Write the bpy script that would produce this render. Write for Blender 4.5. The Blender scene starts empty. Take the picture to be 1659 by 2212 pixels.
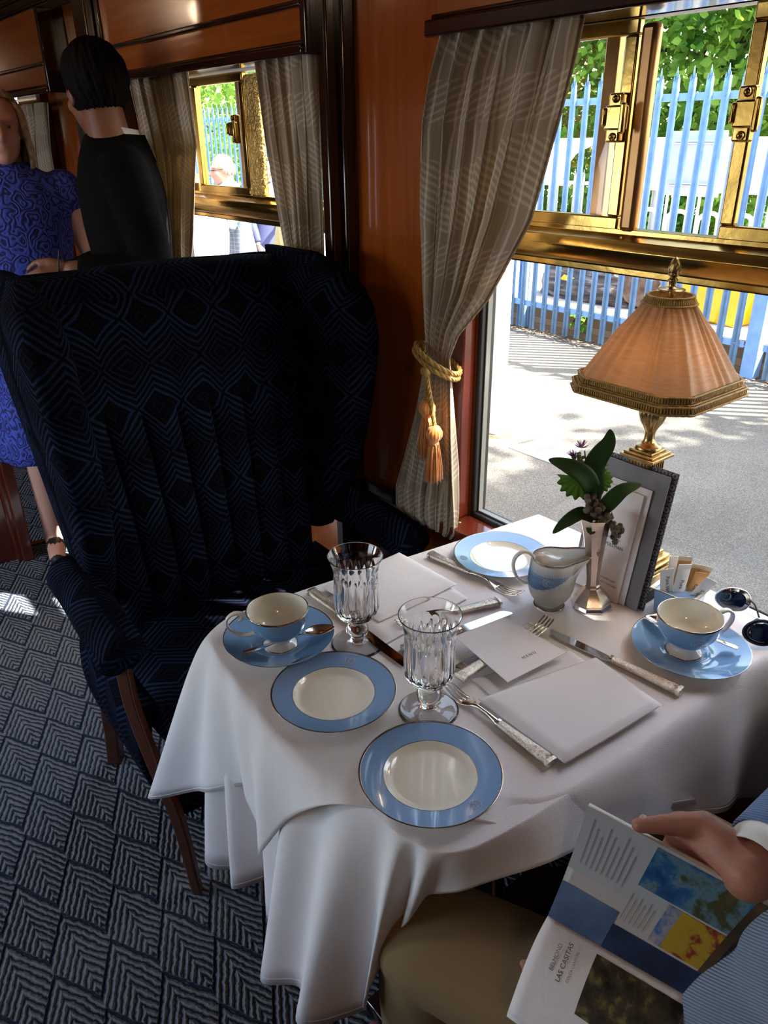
import bpy, math, random
from mathutils import Vector as V, Matrix, noise as mnoise
random.seed(7)
PI = math.pi
SC = bpy.context.scene
COL = SC.collection
# ------------------------------------------------------------------ camera, sky, sun, exposure
cam = bpy.data.cameras.new('camera'); camo = bpy.data.objects.new('camera', cam); COL.objects.link(camo)
RX = V((0.77904, -0.62687, -0.01093)); RY = V((0.28292, 0.33621, 0.89829)); RZ = V((-0.55943, -0.70290, 0.43928))
m = Matrix.Identity(4)
for i, c in enumerate((RX, RY, RZ)):
    for j in range(3): m[j][i] = c[j]
m[0][3], m[1][3], m[2][3] = 0, 0, 1.43
camo.matrix_world = m
cam.sensor_fit = 'VERTICAL'; cam.sensor_height = 36; cam.lens = 36*1657.7/2212; cam.clip_start = .02; cam.clip_end = 300
SC.camera = camo
SC.view_settings.view_transform = 'Standard'; SC.view_settings.look = 'None'
SC.view_settings.gamma = 1; SC.view_settings.use_curve_mapping = False
SC.view_settings.exposure = 0.92
w = bpy.data.worlds.new('sky'); SC.world = w; w.use_nodes = True
nt = w.node_tree; nt.nodes.clear()
sk = nt.nodes.new('ShaderNodeTexSky'); sk.sky_type = 'NISHITA'; sk.sun_disc = False
sk.sun_elevation = math.radians(51); sk.sun_rotation = math.radians(139); sk.air_density = 1.0; sk.dust_density = 2.5; sk.ozone_density = 1.0
bg = nt.nodes.new('ShaderNodeBackground'); bg.inputs[1].default_value = 0.80
ow = nt.nodes.new('ShaderNodeOutputWorld')
tint = nt.nodes.new('ShaderNodeMix'); tint.data_type = 'RGBA'; tint.blend_type = 'MULTIPLY'; tint.inputs[0].default_value = 1; tint.inputs[7].default_value = (1.08, 1.0, .88, 1)
nt.links.new(sk.outputs[0], tint.inputs[6]); nt.links.new(tint.outputs[2], bg.inputs[0]); nt.links.new(bg.outputs[0], ow.inputs[0])
sl = bpy.data.lights.new('sun', 'SUN'); sl.energy = 17.0; sl.angle = math.radians(.6); sl.color = (1, .93, .82)
so = bpy.data.objects.new('sun', sl); COL.objects.link(so)
so.rotation_euler = V((-.65, .75, -1.25)).to_track_quat('-Z', 'Y').to_euler(); so.location = (8, -9, 15)
def area(name, loc, aim, sx, sy, e, col=(1, 1, 1)):
    l = bpy.data.lights.new(name, 'AREA'); l.shape = 'RECTANGLE'; l.size = sx; l.size_y = sy; l.energy = e; l.color = col
    o = bpy.data.objects.new(name, l); COL.objects.link(o); o.location = loc
    o.rotation_euler = (V(aim)-V(loc)).to_track_quat('-Z', 'Y').to_euler(); return o

# ------------------------------------------------------------------ node helpers
class N:
    """tiny expression wrapper around shader sockets"""
    def __init__(s, nt, sock): s.nt, s.s = nt, sock
    def op(s, o, *a):
        n = s.nt.nodes.new('ShaderNodeMath'); n.operation = o
        for i, x in enumerate((s,)+a):
            if isinstance(x, N): s.nt.links.new(x.s, n.inputs[i])
            else: n.inputs[i].default_value = x
        return N(s.nt, n.outputs[0])
    def __add__(s, o): return s.op('ADD', o)
    def __radd__(s, o): return s.op('ADD', o)
    def __sub__(s, o): return s.op('SUBTRACT', o)
    def __rsub__(s, o): return (s*-1)+o
    def __mul__(s, o): return s.op('MULTIPLY', o)
    def __rmul__(s, o): return s.op('MULTIPLY', o)
    def __truediv__(s, o): return s.op('DIVIDE', o)
    def fr(s): return s.op('FRACT')
    def ab(s): return s.op('ABSOLUTE')
    def sin(s): return s.op('SINE')
    def mod(s, k): return s.op('FLOORED_MODULO', k)
    def mn(s, o): return s.op('MINIMUM', o)
    def mx(s, o): return s.op('MAXIMUM', o)
    def gt(s, o): return s.op('GREATER_THAN', o)
    def tri(s): return ((s.fr()-.5).ab())*2        # 1 at integers, 0 at halves
class M:
    def __init__(s, name, color=(.8, .8, .8), rough=.5, metal=0, spec=.5, **kw):
        s.m = bpy.data.materials.new(name); s.m.use_nodes = True; s.nt = s.m.node_tree
        s.b = s.nt.nodes['Principled BSDF']; s.out = s.nt.nodes['Material Output']
        s.set('Base Color', (*color, 1)); s.set('Roughness', rough); s.set('Metallic', metal); s.set('Specular IOR Level', spec)
        for k, v in kw.items(): s.set(k.replace('_', ' '), v)
    def set(s, k, v): s.b.inputs[k].default_value = v
    def n(s, t): return s.nt.nodes.new('ShaderNode'+t)
    def l(s, a, b): s.nt.links.new(a.s if isinstance(a, N) else a, b)
    def co(s, kind='Object', scale=(1, 1, 1), rot=(0, 0, 0)):
        t = s.n('TexCoord'); mp = s.n('Mapping'); mp.inputs['Scale'].default_value = scale; mp.inputs['Rotation'].default_value = rot
        s.l(t.outputs[kind], mp.inputs[0]); return mp.outputs[0]
    def xyz(s, v):
        n = s.n('SeparateXYZ'); s.l(v, n.inputs[0]); return [N(s.nt, o) for o in n.outputs]
    def noise(s, v, scale=5, detail=3, rough=.5):
        n = s.n('TexNoise'); n.inputs['Scale'].default_value = scale; n.inputs['Detail'].default_value = detail; n.inputs['Roughness'].default_value = rough
        s.l(v, n.inputs['Vector']); return N(s.nt, n.outputs[0])
    def ramp(s, f, stops):
        r = s.n('ValToRGB'); e = r.color_ramp.elements
        while len(e) < len(stops): e.new(.5)
        for i, (p, c) in enumerate(stops): e[i].position = p; e[i].color = (*c, 1)
        s.l(f, r.inputs[0]); return r.outputs[0]
    def color(s, sock): s.l(sock, s.b.inputs['Base Color'])
    def bump(s, h, dist=.002, st=1.0):
        b = s.n('Bump'); b.inputs['Distance'].default_value = dist; b.inputs['Strength'].default_value = st
        s.l(h, b.inputs['Height']); s.l(b.outputs[0], s.b.inputs['Normal'])
def simple(name, c, rough=.5, metal=0, var=.12, sc=6, bmp=0, bsc=60, **kw):
    """plain colour with a little natural variation"""
    a = M(name, c, rough, metal, **kw); v = a.co()
    f = a.noise(v, sc, 3)
    a.color(a.ramp(f, [(.3, tuple(x*(1-var) for x in c)), (.7, tuple(min(1, x*(1+var)) for x in c))]))
    if bmp: a.bump(a.noise(v, bsc, 4), bmp)
    return a.m
def wood(name, c1, c2, rough=.18, axis=2, coat=.6, sc=1.0):
    a = M(name, c1, rough); s = [14*sc]*3; s[axis] = .9*sc
    v = a.co('Object', tuple(s)); f = a.noise(v, 3, 6, .6); g = a.noise(a.co('Object', (1.2, 1.2, 1.2)), 1.5, 2)
    a.color(a.ramp(f*.7+g*.35, [(.3, c1), (.75, c2)])); a.set('Coat Weight', coat); a.set('Coat Roughness', .06)
    a.bump(f, .0004); return a.m
def moquette(name, dark, lite, uv=True):
    a = M(name, dark, .95); x, y, z = a.xyz(a.co('UV'))
    wob = (a.noise(a.co('UV'), 30, 2)-.5)*.07
    d = (x/.118).tri()*.5+(y/.185).tri()+wob
    st = (d*6.5).fr()
    ln = ((st-.5).ab()*2)
    big = (d*.75+.15).fr()
    fine = a.noise(a.co('UV', (1, 1, 1)), 420, 2)
    f = ln*(.45+big*.75)+(fine-.5)*.5
    a.color(a.ramp(f, [(.35, dark), (1.0, lite)])); a.bump(ln*.8+fine*.5, .0025); a.set('Specular IOR Level', .04); return a.m
def curtain_cloth(name):
    a = M(name, (.4, .36, .3), .8, Sheen_Weight=.1); x, y, z = a.xyz(a.co('UV'))
    wob = (a.noise(a.co('UV'), 14, 3)-.5)*.010
    st = (((x+wob)/.0225).tri()).gt(.80)
    dg = ((x*.5+y)/.013).tri(); band = ((y+(x*9).sin()*.03)/.27).tri().gt(.60)
    dg2 = ((y-x*.5)/.013).tri()
    pat = dg.gt(.55)*band+(dg2.gt(.6)*(1-band))*((y/.27+.5).tri().gt(.75))
    f = st*.55+pat*.38+(a.noise(a.co('UV', (9, 1, 1)), 25, 3)-.5)*.35+.16
    a.color(a.ramp(f, [(.12, (.34, .275, .20)), (.5, (.52, .44, .345)), (.95, (.78, .70, .58))])); a.bump(st+pat*.5, .0015)
    tr = a.n('BsdfTranslucent'); tr.inputs[0].default_value = (.5, .40, .22, 1); mx = a.n('MixShader'); mx.inputs[0].default_value = .22
    a.l(a.b.outputs[0], mx.inputs[1]); a.l(tr.outputs[0], mx.inputs[2]); a.l(mx.outputs[0], a.out.inputs[0]); return a.m
def carpet():
    a = M('blue carpet with nested chevrons', (.2, .25, .3), 1.0, Specular_IOR_Level=.05); x, y, z = a.xyz(a.co('Object'))
    wob = (a.noise(a.co('Object'), 70, 2)-.5)*.5; w2 = (a.noise(a.co('Object'), 9, 2)-.5)*.18
    u = (x-.354)/.11+w2*.5; v = (y-1.757)/.125+w2
    e = (u.tri()*-1)+1
    d = .78
    fa = ((v+e*d)*-1).mod(2.0); fb = ((v+(1-e)*d)*-1+1).mod(2.0)
    mm = fa.mn(fb)
    ln = ((mm+wob*.30)*5).tri()
    edge = (mm.op('LESS_THAN', .085))
    f = ln-edge*.6+(a.noise(a.co('Object'), 500, 2)-.5)*.6+.0
    a.color(a.ramp(f, [(.14, (.018, .027, .050)), (.46, (.13, .15, .175)), (.9, (.21, .23, .25))])); a.bump(ln, .004); return a.m
def leafmat(name, c1, c2, tr=.45):
    a = M(name, c1, .55, Specular_IOR_Level=.3); f = a.noise(a.co(), 1.6, 3); r = a.ramp(f, [(.35, c1), (.65, c2)]); a.color(r)
    t = a.n('BsdfTranslucent'); a.l(r, t.inputs[0]); mx = a.n('MixShader'); mx.inputs[0].default_value = tr
    a.l(a.b.outputs[0], mx.inputs[1]); a.l(t.outputs[0], mx.inputs[2]); a.l(mx.outputs[0], a.out.inputs[0]); return a.m
def paneglass(name, tint=(.97, .98, .97)):
    a = M(name); t = a.n('BsdfTransparent'); t.inputs[0].default_value = (*tint, 1); g = a.n('BsdfGlossy'); g.inputs['Roughness'].default_value = .02
    lw = a.n('LayerWeight'); lw.inputs[0].default_value = .5; fc = N(a.nt, lw.outputs[1]); mx = a.n('MixShader')
    a.l(fc.op('POWER', 5.0)*.75+.03, mx.inputs[0]); a.l(t.outputs[0], mx.inputs[1]); a.l(g.outputs[0], mx.inputs[2]); a.l(mx.outputs[0], a.out.inputs[0]); return a.m
def check(name, base, lines, pitch=.035):
    a = M(name, base, .85); x, y, z = a.xyz(a.co('Object'))
    f = ((x/pitch).tri().gt(.9)).mx((z/pitch).tri().gt(.9)); a.color(a.ramp(f, [(.2, base), (.8, lines)])); return a.m
def lace(name, dark, lite):
    a = M(name, lite, .8); f = a.noise(a.co(), 22, 1); g = ((f*9).fr()-.5).ab()*2
    a.color(a.ramp(g, [(.30, dark), (.5, lite)])); a.bump(g, .002); return a.m
def knit(name, c1, c2, pitch=.0045):
    a = M(name, c1, .95, Sheen_Weight=.2); x, y, z = a.xyz(a.co('Object'))
    f = ((x+y*.6+z*1.1)/pitch).tri(); a.color(a.ramp(f, [(.15, c2), (.7, c1)])); a.bump(f, .0015); return a.m
MT = {}
MT['orange'] = wood('glossy orange satinwood', (.22, .042, .006), (.36, .088, .013), .16)
MT['orangeH'] = wood('glossy orange veneer', (.24, .052, .007), (.38, .105, .016), .16, 1)
MT['mahog'] = wood('dark polished mahogany', (.012, .004, .002), (.03, .009, .005), .15)
MT['redwood'] = wood('red mahogany', (.085, .012, .006), (.15, .025, .010), .2)
MT['chairwood'] = wood('brown chair wood', (.05, .014, .006), (.10, .030, .012), .28, 2, .3)
MT['black'] = simple('matt black', (.008, .008, .009), .6)
MT['rubber'] = simple('black rubber', (.012, .013, .013), .5)
MT['greytrim'] = simple('grey trim', (.22, .23, .22), .6)
MT['brass'] = simple('polished brass', (.42, .27, .075), .22, 1, .22, 14, .0004, 40)
MT['brassmatt'] = simple('brown bronze bar', (.36, .20, .085), .38, 1, .15, 20)
MT['hammered'] = simple('hammered brass', (.55, .38, .13), .3, 1, .3, 60, .006, 130)
MT['goldworn'] = simple('aged gilt', (.45, .31, .13), .3, 1, .35, 40, .0006, 200)
MT['silver'] = simple('worn silver plate', (.74, .70, .63), .16, 1, .12, 60, .0002, 150)
MT['silverhandle'] = simple('patterned silver handle', (.70, .64, .55), .24, 1, .25, 400, .0012, 700)
MT['vasesilver'] = simple('pinkish silver', (.72, .60, .53), .22, 1, .12, 30, .0006, 40)
MT['steel'] = simple('mirror steel', (.62, .62, .62), .07, 1, .03)
MT['cream'] = simple('cream porcelain', (.78, .75, .65), .12, 0, .01, Coat_Weight=.5)
MT['white'] = simple('white porcelain', (.82, .80, .75), .12, 0, .01, Coat_Weight=.5)
MT['blue'] = simple('light blue glaze', (.20, .35, .60), .12, 0, .03, Coat_Weight=.6)
MT['whitejug'] = simple('soft white porcelain', (.86, .84, .79), .3, 0, .01, Specular_IOR_Level=.3)
MT['bluejug'] = simple('soft blue glaze', (.20, .35, .60), .3, 0, .03, Specular_IOR_Level=.25)
MT['bluesaucer'] = simple('sky blue glaze', (.185, .36, .60), .10, 0, .03, Coat_Weight=.8)
MT['rim'] = simple('silver rim line', (.35, .30, .26), .2, 1)
MT['crest'] = simple('pale printed crest', (.50, .60, .74), .3)
MT['crystal'] = M('cut crystal', (1, 1, 1), .01, Transmission_Weight=1.0, IOR=1.5).m
MT['linen'] = simple('white linen tablecloth', (.80, .78, .80), .85, 0, .03, 4, .0006, 900)
MT['napkin'] = simple('white napkin linen', (.80, .78, .79), .85, 0, .02, 4, .0006, 1200)
MT['card'] = simple('white textured card', (.80, .77, .78), .7, 0, .02, 50, .0006, 220)
MT['ink'] = simple('dark ink', (.03, .03, .035), .8)
MT['greyink'] = simple('grey ink', (.16, .16, .18), .8)
MT['moquette'] = moquette('navy moquette', (.0028, .0028, .0052), (.015, .025, .064))
MT['curtain'] = curtain_cloth('striped taupe curtain')
MT['cordgold'] = simple('gold cord', (.34, .20, .045), .6, 0, .3, 120)
MT['tassel'] = simple('amber silk', (.58, .20, .035), .45, 0, .2, 80, Sheen_Weight=.5)
MT['carpet'] = carpet()
MT['pane'] = paneglass('window glass')
MT['bluepaint'] = simple('sky blue paint', (.17, .34, .62), .45, 0, .12, 12)
MT['greypaint'] = simple('galvanised grey', (.62, .64, .66), .5, 0, .06)
MT['whitepaint'] = simple('white paint', (.78, .78, .76), .45, 0, .05)
MT['yellow'] = simple('yellow plastic', (.85, .50, .012), .5, 0, .1)
MT['skin'] = simple('skin', (.56, .27, .19), .5, 0, .08, 12, .0006, 120, Subsurface_Weight=.08, Subsurface_Radius=(.01, .004, .002))
MT['skinp'] = simple('pale skin', (.62, .36, .27), .5, 0, .05, 12)
MT['leafdark'] = leafmat('glossy dark leaf', (.022, .065, .012), (.05, .115, .02), .2)
MT['leaflime'] = leafmat('lime leaf', (.09, .26, .02), (.24, .42, .05))
MT['leafmid'] = leafmat('green tree leaf', (.07, .19, .022), (.26, .42, .05))
MT['leafrust'] = leafmat('rusty young leaf', (.13, .24, .03), (.38, .24, .06))
MT['bark'] = simple('bark', (.05, .032, .02), .9, 0, .3, 8, .02, 12)

# ------------------------------------------------------------------ mesh builder
class MB:
    def __init__(s): s.v = []; s.f = []; s.mi = []; s.uv = []
    def add(s, vs, fs, mi=0, uv=None):
        o = len(s.v); s.v += [tuple(p) for p in vs]; s.uv += list(uv) if uv else [(0, 0)]*len(vs)
        for f in fs: s.f.append(tuple(i+o for i in f)); s.mi.append(mi)
        return s
    def grid(s, fn, nu, nv, mi=0, uvf=None, closeu=False):
        vs = []; uv = []
        for j in range(nv+1):
            for i in range(nu+(0 if closeu else 1)):
                u, v = i/nu, j/nv; vs.append(fn(u, v)); uv.append(uvf(u, v) if uvf else (u, v))
        W = nu+(0 if closeu else 1); fs = []
        for j in range(nv):
            for i in range(nu):
                a = j*W+i; b = j*W+(i+1) % W; fs.append((a, b, b+W, a+W))
        return s.add(vs, fs, mi, uv)
    def loft(s, rings, mi=0, caps=True, uvs=None, closed=True):
        n = len(rings[0]); vs = [p for r in rings for p in r]; uv = []
        if uvs is None:
            L = 0
            for k, r in enumerate(rings):
                if k: L += (V(rings[k][0])-V(rings[k-1][0])).length
                acc = 0
                for i in range(n):
                    if i: acc += (V(r[i])-V(r[i-1])).length
                    uv.append((acc, L))
        else: uv = uvs
        fs = []
        for k in range(len(rings)-1):
            for i in range(n if closed else n-1):
                a = k*n+i; b = k*n+(i+1) % n; fs.append((a, b, b+n, a+n))
        if caps and closed:
            fs.append(tuple(reversed(range(n)))); q = (len(rings)-1)*n; fs.append(tuple(q+i for i in range(n)))
        return s.add(vs, fs, mi, uv)
    def box(s, x0, x1, y0, y1, z0, z1, mi=0):
        vs = [(x, y, z) for z in (z0, z1) for y in (y0, y1) for x in (x0, x1)]
        uv = [(p[0]+p[1], p[2]) for p in vs]
        return s.add(vs, [(0, 2, 3, 1), (4, 5, 7, 6), (0, 1, 5, 4), (2, 6, 7, 3), (0, 4, 6, 2), (1, 3, 7, 5)], mi, uv)
    def obox(s, c, ax, ay, az, hx, hy, hz, mi=0):
        c, ax, ay, az = V(c), V(ax).normalized(), V(ay).normalized(), V(az).normalized()
        vs = [c+ax*x*hx+ay*y*hy+az*z*hz for z in (-1, 1) for y in (-1, 1) for x in (-1, 1)]
        return s.add(vs, [(0, 2, 3, 1), (4, 5, 7, 6), (0, 1, 5, 4), (2, 6, 7, 3), (0, 4, 6, 2), (1, 3, 7, 5)], mi)
    def tube(s, path, r, n=10, mi=0, caps=True, flat=1.0, up=None, closed=False, twist=0):
        P = [V(p) for p in path]; R = r if isinstance(r, (list, tuple)) else [r]*len(P)
        rings = []; pn = None
        for k, p in enumerate(P):
            if closed: t = (P[(k+1) % len(P)]-P[k-1])
            else: t = (P[min(k+1, len(P)-1)]-P[max(k-1, 0)])
            t = t.normalized() if t.length > 1e-9 else V((0, 0, 1))
            if pn is None:
                a = V(up) if up else (V((0, 0, 1)) if abs(t.z) < .9 else V((1, 0, 0)))
                pn = (a-t*a.dot(t)).normalized()
            else:
                pn = pn-t*pn.dot(t); pn = pn.normalized() if pn.length > 1e-9 else V((1, 0, 0))
            b = t.cross(pn)
            rr = R[k]; ra, rb = rr if isinstance(rr, (tuple, list)) else (rr, rr*flat)
            rings.append([p+pn*ra*math.cos(q+twist*k)+b*rb*math.sin(q+twist*k) for q in (2*PI*i/n for i in range(n))])
        if closed: rings.append(rings[0]); return s.loft(rings, mi, False)
        return s.loft(rings, mi, caps)
    def cap(s, path, r, n=12, mi=0, flat=1.0, up=None):
        """tube with rounded ends"""
        P = [V(p) for p in path]; R = list(r) if isinstance(r, (list, tuple)) else [r]*len(P)
        d0 = (P[0]-P[1]).normalized(); d1 = (P[-1]-P[-2]).normalized()
        A = [P[0]+d0*R[0]*k for k in (.98, .85, .5)]; B = [P[-1]+d1*R[-1]*k for k in (.5, .85, .98)]
        q = (.2, .53, .87)
        return s.tube(A+P+B, [R[0]*k for k in q]+R+[R[-1]*k for k in reversed(q)], n, mi, True, flat, up)
    def lathe(s, prof, n=48, mi=0, c=(0, 0, 0), rf=None, cap=False):
        """prof: (r, z[, material]); rf(angle, k, r, z) may modulate the radius"""
        k0 = len(s.v); vs = []; fs = []; ms = []; uv = []
        for k, p in enumerate(prof):
            for i in range(n):
                a = 2*PI*i/n; r = rf(a, k, p[0], p[1]) if rf else p[0]
                vs.append((c[0]+r*math.cos(a), c[1]+r*math.sin(a), c[2]+p[1])); uv.append((i/n, k/len(prof)))
        for k in range(len(prof)-1):
            for i in range(n):
                a = k*n+i; b = k*n+(i+1) % n; fs.append((a, b, b+n, a+n)); ms.append(prof[k][2] if len(prof[k]) > 2 else mi)
        if cap and prof[0][0] > 1e-4: fs.append(tuple(reversed(range(n)))); ms.append(prof[0][2] if len(prof[0]) > 2 else mi)
        if cap and prof[-1][0] > 1e-4: q = (len(prof)-1)*n; fs.append(tuple(q+i for i in range(n))); ms.append(prof[-1][2] if len(prof[-1]) > 2 else mi)
        s.v += vs; s.uv += uv
        for f, mm in zip(fs, ms): s.f.append(tuple(i+k0 for i in f)); s.mi.append(mm)
        return s
    def ball(s, c, r, n=16, mi=0, R=None):
        rx, ry, rz = r if isinstance(r, (tuple, list)) else (r, r, r); vs = []; m_ = n//2
        for j in range(m_+1):
            t = PI*j/m_
            for i in range(n):
                a = 2*PI*i/n; p = V((rx*math.sin(t)*math.cos(a), ry*math.sin(t)*math.sin(a), -rz*math.cos(t)))
                if R: p = R @ p
                vs.append(V(c)+p)
        fs = [(j*n+i, j*n+(i+1) % n, (j+1)*n+(i+1) % n, (j+1)*n+i) for j in range(m_) for i in range(n)]
        return s.add(vs, fs, mi)
    def xf(s, mat):
        s.v = [tuple(mat @ V(p)) for p in s.v]; return s
def tag(o, label=None, cat=None, group=None, kind=None):
    for k, v in (('label', label), ('category', cat), ('group', group), ('kind', kind)):
        if v: o[k] = v
    return o
def empty(name, loc=(0, 0, 0), rz=0, label=None, cat=None, group=None, kind=None):
    o = bpy.data.objects.new(name, None); COL.objects.link(o); o.location = loc; o.rotation_euler = (0, 0, rz); o.empty_display_size = .05
    return tag(o, label, cat, group, kind)
def obj(name, mb, mats, parent=None, world=False, sharp=40, bevel=0, sub=0, solid=0, label=None, cat=None, group=None, kind=None, clean=True):
    me = bpy.data.meshes.new(name); vs = mb.v
    if world and parent is not None:
        L = parent.location; vs = [(p[0]-L.x, p[1]-L.y, p[2]-L.z) for p in vs]
    me.from_pydata([tuple(p) for p in vs], [], mb.f)
    for mt in (mats if isinstance(mats, (list, tuple)) else [mats]): me.materials.append(mt)
    me.polygons.foreach_set('material_index', mb.mi)
    uvl = me.uv_layers.new(name='UVMap'); fl = []
    for lp in me.loops: fl += mb.uv[lp.vertex_index]
    uvl.data.foreach_set('uv', fl)
    me.polygons.foreach_set('use_smooth', [True]*len(me.polygons)); me.update()
    if sharp: me.set_sharp_from_angle(angle=math.radians(sharp))
    o = bpy.data.objects.new(name, me); COL.objects.link(o)
    if parent is not None: o.parent = parent
    if solid: a = o.modifiers.new('solid', 'SOLIDIFY'); a.thickness = solid; a.offset = 0
    if bevel: a = o.modifiers.new('bevel', 'BEVEL'); a.width = bevel; a.segments = 2; a.limit_method = 'ANGLE'
    if sub: a = o.modifiers.new('sub', 'SUBSURF'); a.levels = sub; a.render_levels = sub
    return tag(o, label, cat, group, kind)
def remesh(o, vox, sm=4):
    a = o.modifiers.new('remesh', 'REMESH'); a.mode = 'VOXEL'; a.voxel_size = vox; a.use_smooth_shade = True
    b = o.modifiers.new('smooth', 'SMOOTH'); b.iterations = sm; b.factor = .5; return o
def copy_tree(o, parent=None):
    c = o.copy(); COL.objects.link(c); c.parent = parent
    for ch in [x for x in bpy.data.objects if x.parent == o]: copy_tree(ch, c)
    return c
_kids = {}
def text(name, s, size, parent, loc, rot, mat, extr=.0001, align='CENTER'):
    cu = bpy.data.curves.new(name, 'FONT'); cu.body = s; cu.size = size; cu.align_x = align; cu.align_y = 'CENTER'; cu.extrude = extr
    t = bpy.data.objects.new('tmp', cu); COL.objects.link(t)
    dg = bpy.context.evaluated_depsgraph_get(); me = bpy.data.meshes.new_from_object(t.evaluated_get(dg))
    bpy.data.objects.remove(t); me.materials.clear(); me.materials.append(mat)
    o = bpy.data.objects.new(name, me); COL.objects.link(o); o.parent = parent; o.location = loc
    if isinstance(rot, Matrix): o.rotation_euler = rot.to_euler()
    else: o.rotation_euler = rot
    return o
def basis(x, y):
    x = V(x).normalized(); z = x.cross(V(y)).normalized(); y = z.cross(x)
    return Matrix((x, y, z)).transposed()
def crom(pts, n):
    """Catmull-Rom resample of tuples"""
    P = [tuple(p) for p in pts]; P = [P[0]]+P+[P[-1]]; out = []
    for i in range(1, len(P)-2):
        for k in range(n):
            t = k/n; a, b, c, d = P[i-1], P[i], P[i+1], P[i+2]
            out.append(tuple(.5*((2*b[j])+(-a[j]+c[j])*t+(2*a[j]-5*b[j]+4*c[j]-d[j])*t*t+(-a[j]+3*b[j]-3*c[j]+d[j])*t**3) for j in range(len(b))))
    out.append(P[-2]); return out
def lerp(a, b, t): return a+(b-a)*t
def interp(tab, x):
    if x <= tab[0][0]: return tab[0][1:]
    for p, q in zip(tab, tab[1:]):
        if x <= q[0]:
            t = (x-p[0])/(q[0]-p[0]); return tuple(lerp(a, b, t) for a, b in zip(p[1:], q[1:]))
    return tab[-1][1:]
# ------------------------------------------------------------------ the carriage
WX = 1.12
mb = MB().box(-1.62, 1.2, -2.2, 7.2, -.05, 0); obj('floor', mb, MT['carpet'], kind='structure')
mb = MB().box(-1.62, 1.3, -2.2, 7.2, 2.28, 2.33); obj('ceiling', mb, simple('cream painted ceiling', (.42, .30, .17), .6), kind='structure')
W1 = (.28, 1.095); W2 = (1.58, 2.44); W3 = (3.54, 4.42)
ZB, ZT = .66, 1.60
mb = MB()
mb.box(WX, 1.155, -2.2, 7.2, 0, ZB-.03); mb.box(WX, 1.155, -2.2, 7.2, ZT, 2.28)
ys = [-2.2, *W1, *W2, *W3, 7.2]
for a, b in zip(ys[::2], ys[1::2]): mb.box(WX, 1.155, a, b, ZB-.03, ZT)
obj('wall_right', mb, MT['orange'], kind='structure')
# dado: dark panel below the windows and lighter fielded panels
mb = MB().box(WX-.012, WX, -2.2, 7.2, 0, .10).box(WX-.02, WX, -2.2, 7.2, .60, .63); obj('baseboard_right', mb, MT['mahog'], kind='structure', bevel=.004)
mb = MB().box(-1.70, -1.6, -2.2, 7.2, 0, .70).box(-1.70, -1.6, -2.2, 7.2, 1.62, 2.28)
for a, b in ((-2.2, 1.0), (2.0, 2.3), (3.3, 3.6), (4.6, 7.2)): mb.box(-1.70, -1.6, a, b, .70, 1.62)
obj('wall_left', mb, MT['orange'], kind='structure')
mb = MB().box(-1.62, 1.2, 7.1, 7.2, 0, 2.28); obj('wall_back', mb, MT['redwood'], kind='structure')
mb = MB().box(-1.62, 1.155, -2.25, -2.2, 0, 2.28); obj('wall_front', mb, MT['redwood'], kind='structure')
# partition across the aisle with its end post, the light catching it from the window
mb = MB().box(-1.6, .50, 2.87, 2.93, 0, 2.28); obj('wall_partition', mb, MT['redwood'], kind='structure', bevel=.004)
mb = MB().box(.495, .55, 2.84, 2.96, 0, 2.28).box(.51, .55, 2.825, 2.84, 0, 2.28); obj('trim_partition_post', mb, MT['redwood'], kind='structure', bevel=.005)
mb = MB().box(.55, 1.12, 2.94, 2.965, 0, .006); obj('threshold_strip', mb, MT['brass'], label='thin brass threshold strip across the carpet beside the red partition post', cat='strip')
# dark nibs standing off the window wall
mb = MB().box(1.055, WX, 1.50, 1.535, 0, 2.28).box(1.085, WX, 1.485, 1.55, 0, 2.28); obj('trim_1', mb, MT['mahog'], kind='structure', bevel=.006)
mb = MB().box(1.0, WX, 2.66, 2.76, 0, 2.28); obj('trim_2', mb, MT['mahog'], kind='structure', bevel=.006)
mb = MB().box(1.09, WX, 2.80, 2.86, 0, 2.28); obj('trim_3', mb, MT['goldworn'], kind='structure', bevel=.004)
mb = MB().box(1.10, 1.119, 3.0, 3.17, .9, 1.66); obj('trim_4', mb, MT['black'], kind='structure', bevel=.004)
# cornice along the wall head
mb = MB()
for k, (a, b, z0, z1) in enumerate(((1.04, 1.12, 1.86, 1.885), (1.06, 1.12, 1.83, 1.86), (1.02, 1.12, 1.885, 1.90))): mb.box(a, b, 2.66, 7.1, z0, z1)
obj('trim_cornice', mb, MT['mahog'], kind='structure', bevel=.003)
mb = MB().add([(1.04, -2.2, 1.90), (1.04, 7.1, 1.90), (.55, 7.1, 2.28), (.55, -2.2, 2.28)], [(0, 1, 2, 3)]); obj('ceiling_cove', mb, MT['orangeH'], kind='structure', solid=.01)
# pelmets
def pelmet(y0, y1, label, group='pelmet boxes over the windows'):
    r = empty('pelmet', (1.12, (y0+y1)/2, 1.585), 0, label, 'pelmet', group)
    L = (y1-y0)/2
    obj('body', MB().box(-.085, .0, -L+.015, L-.015, .022, .26), MT['orangeH'], r, bevel=.003)
    obj('bottom_moulding', MB().box(-.098, .0, -L, L, 0, .02).box(-.09, 0, -L+.005, L-.005, .02, .028), MT['mahog'], r, bevel=.004)
    obj('middle_moulding', MB().box(-.094, 0, -L+.006, L-.006, .085, .098), MT['mahog'], r, bevel=.004)
    for s in (-1, 1): obj('end_moulding', MB().box(-.092, 0, s*L-.012, s*L+.012, .0, .26), MT['mahog'], r, bevel=.004)
    return r
p1 = empty('pelmet', (1.12, .70, 1.582), 0, 'orange wooden pelmet with dark lower edge over the near window', 'pelmet')
obj('body', MB().box(-.085, 0, -.50, .445, .03, .30), MT['orangeH'], p1, bevel=.003)
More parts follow.
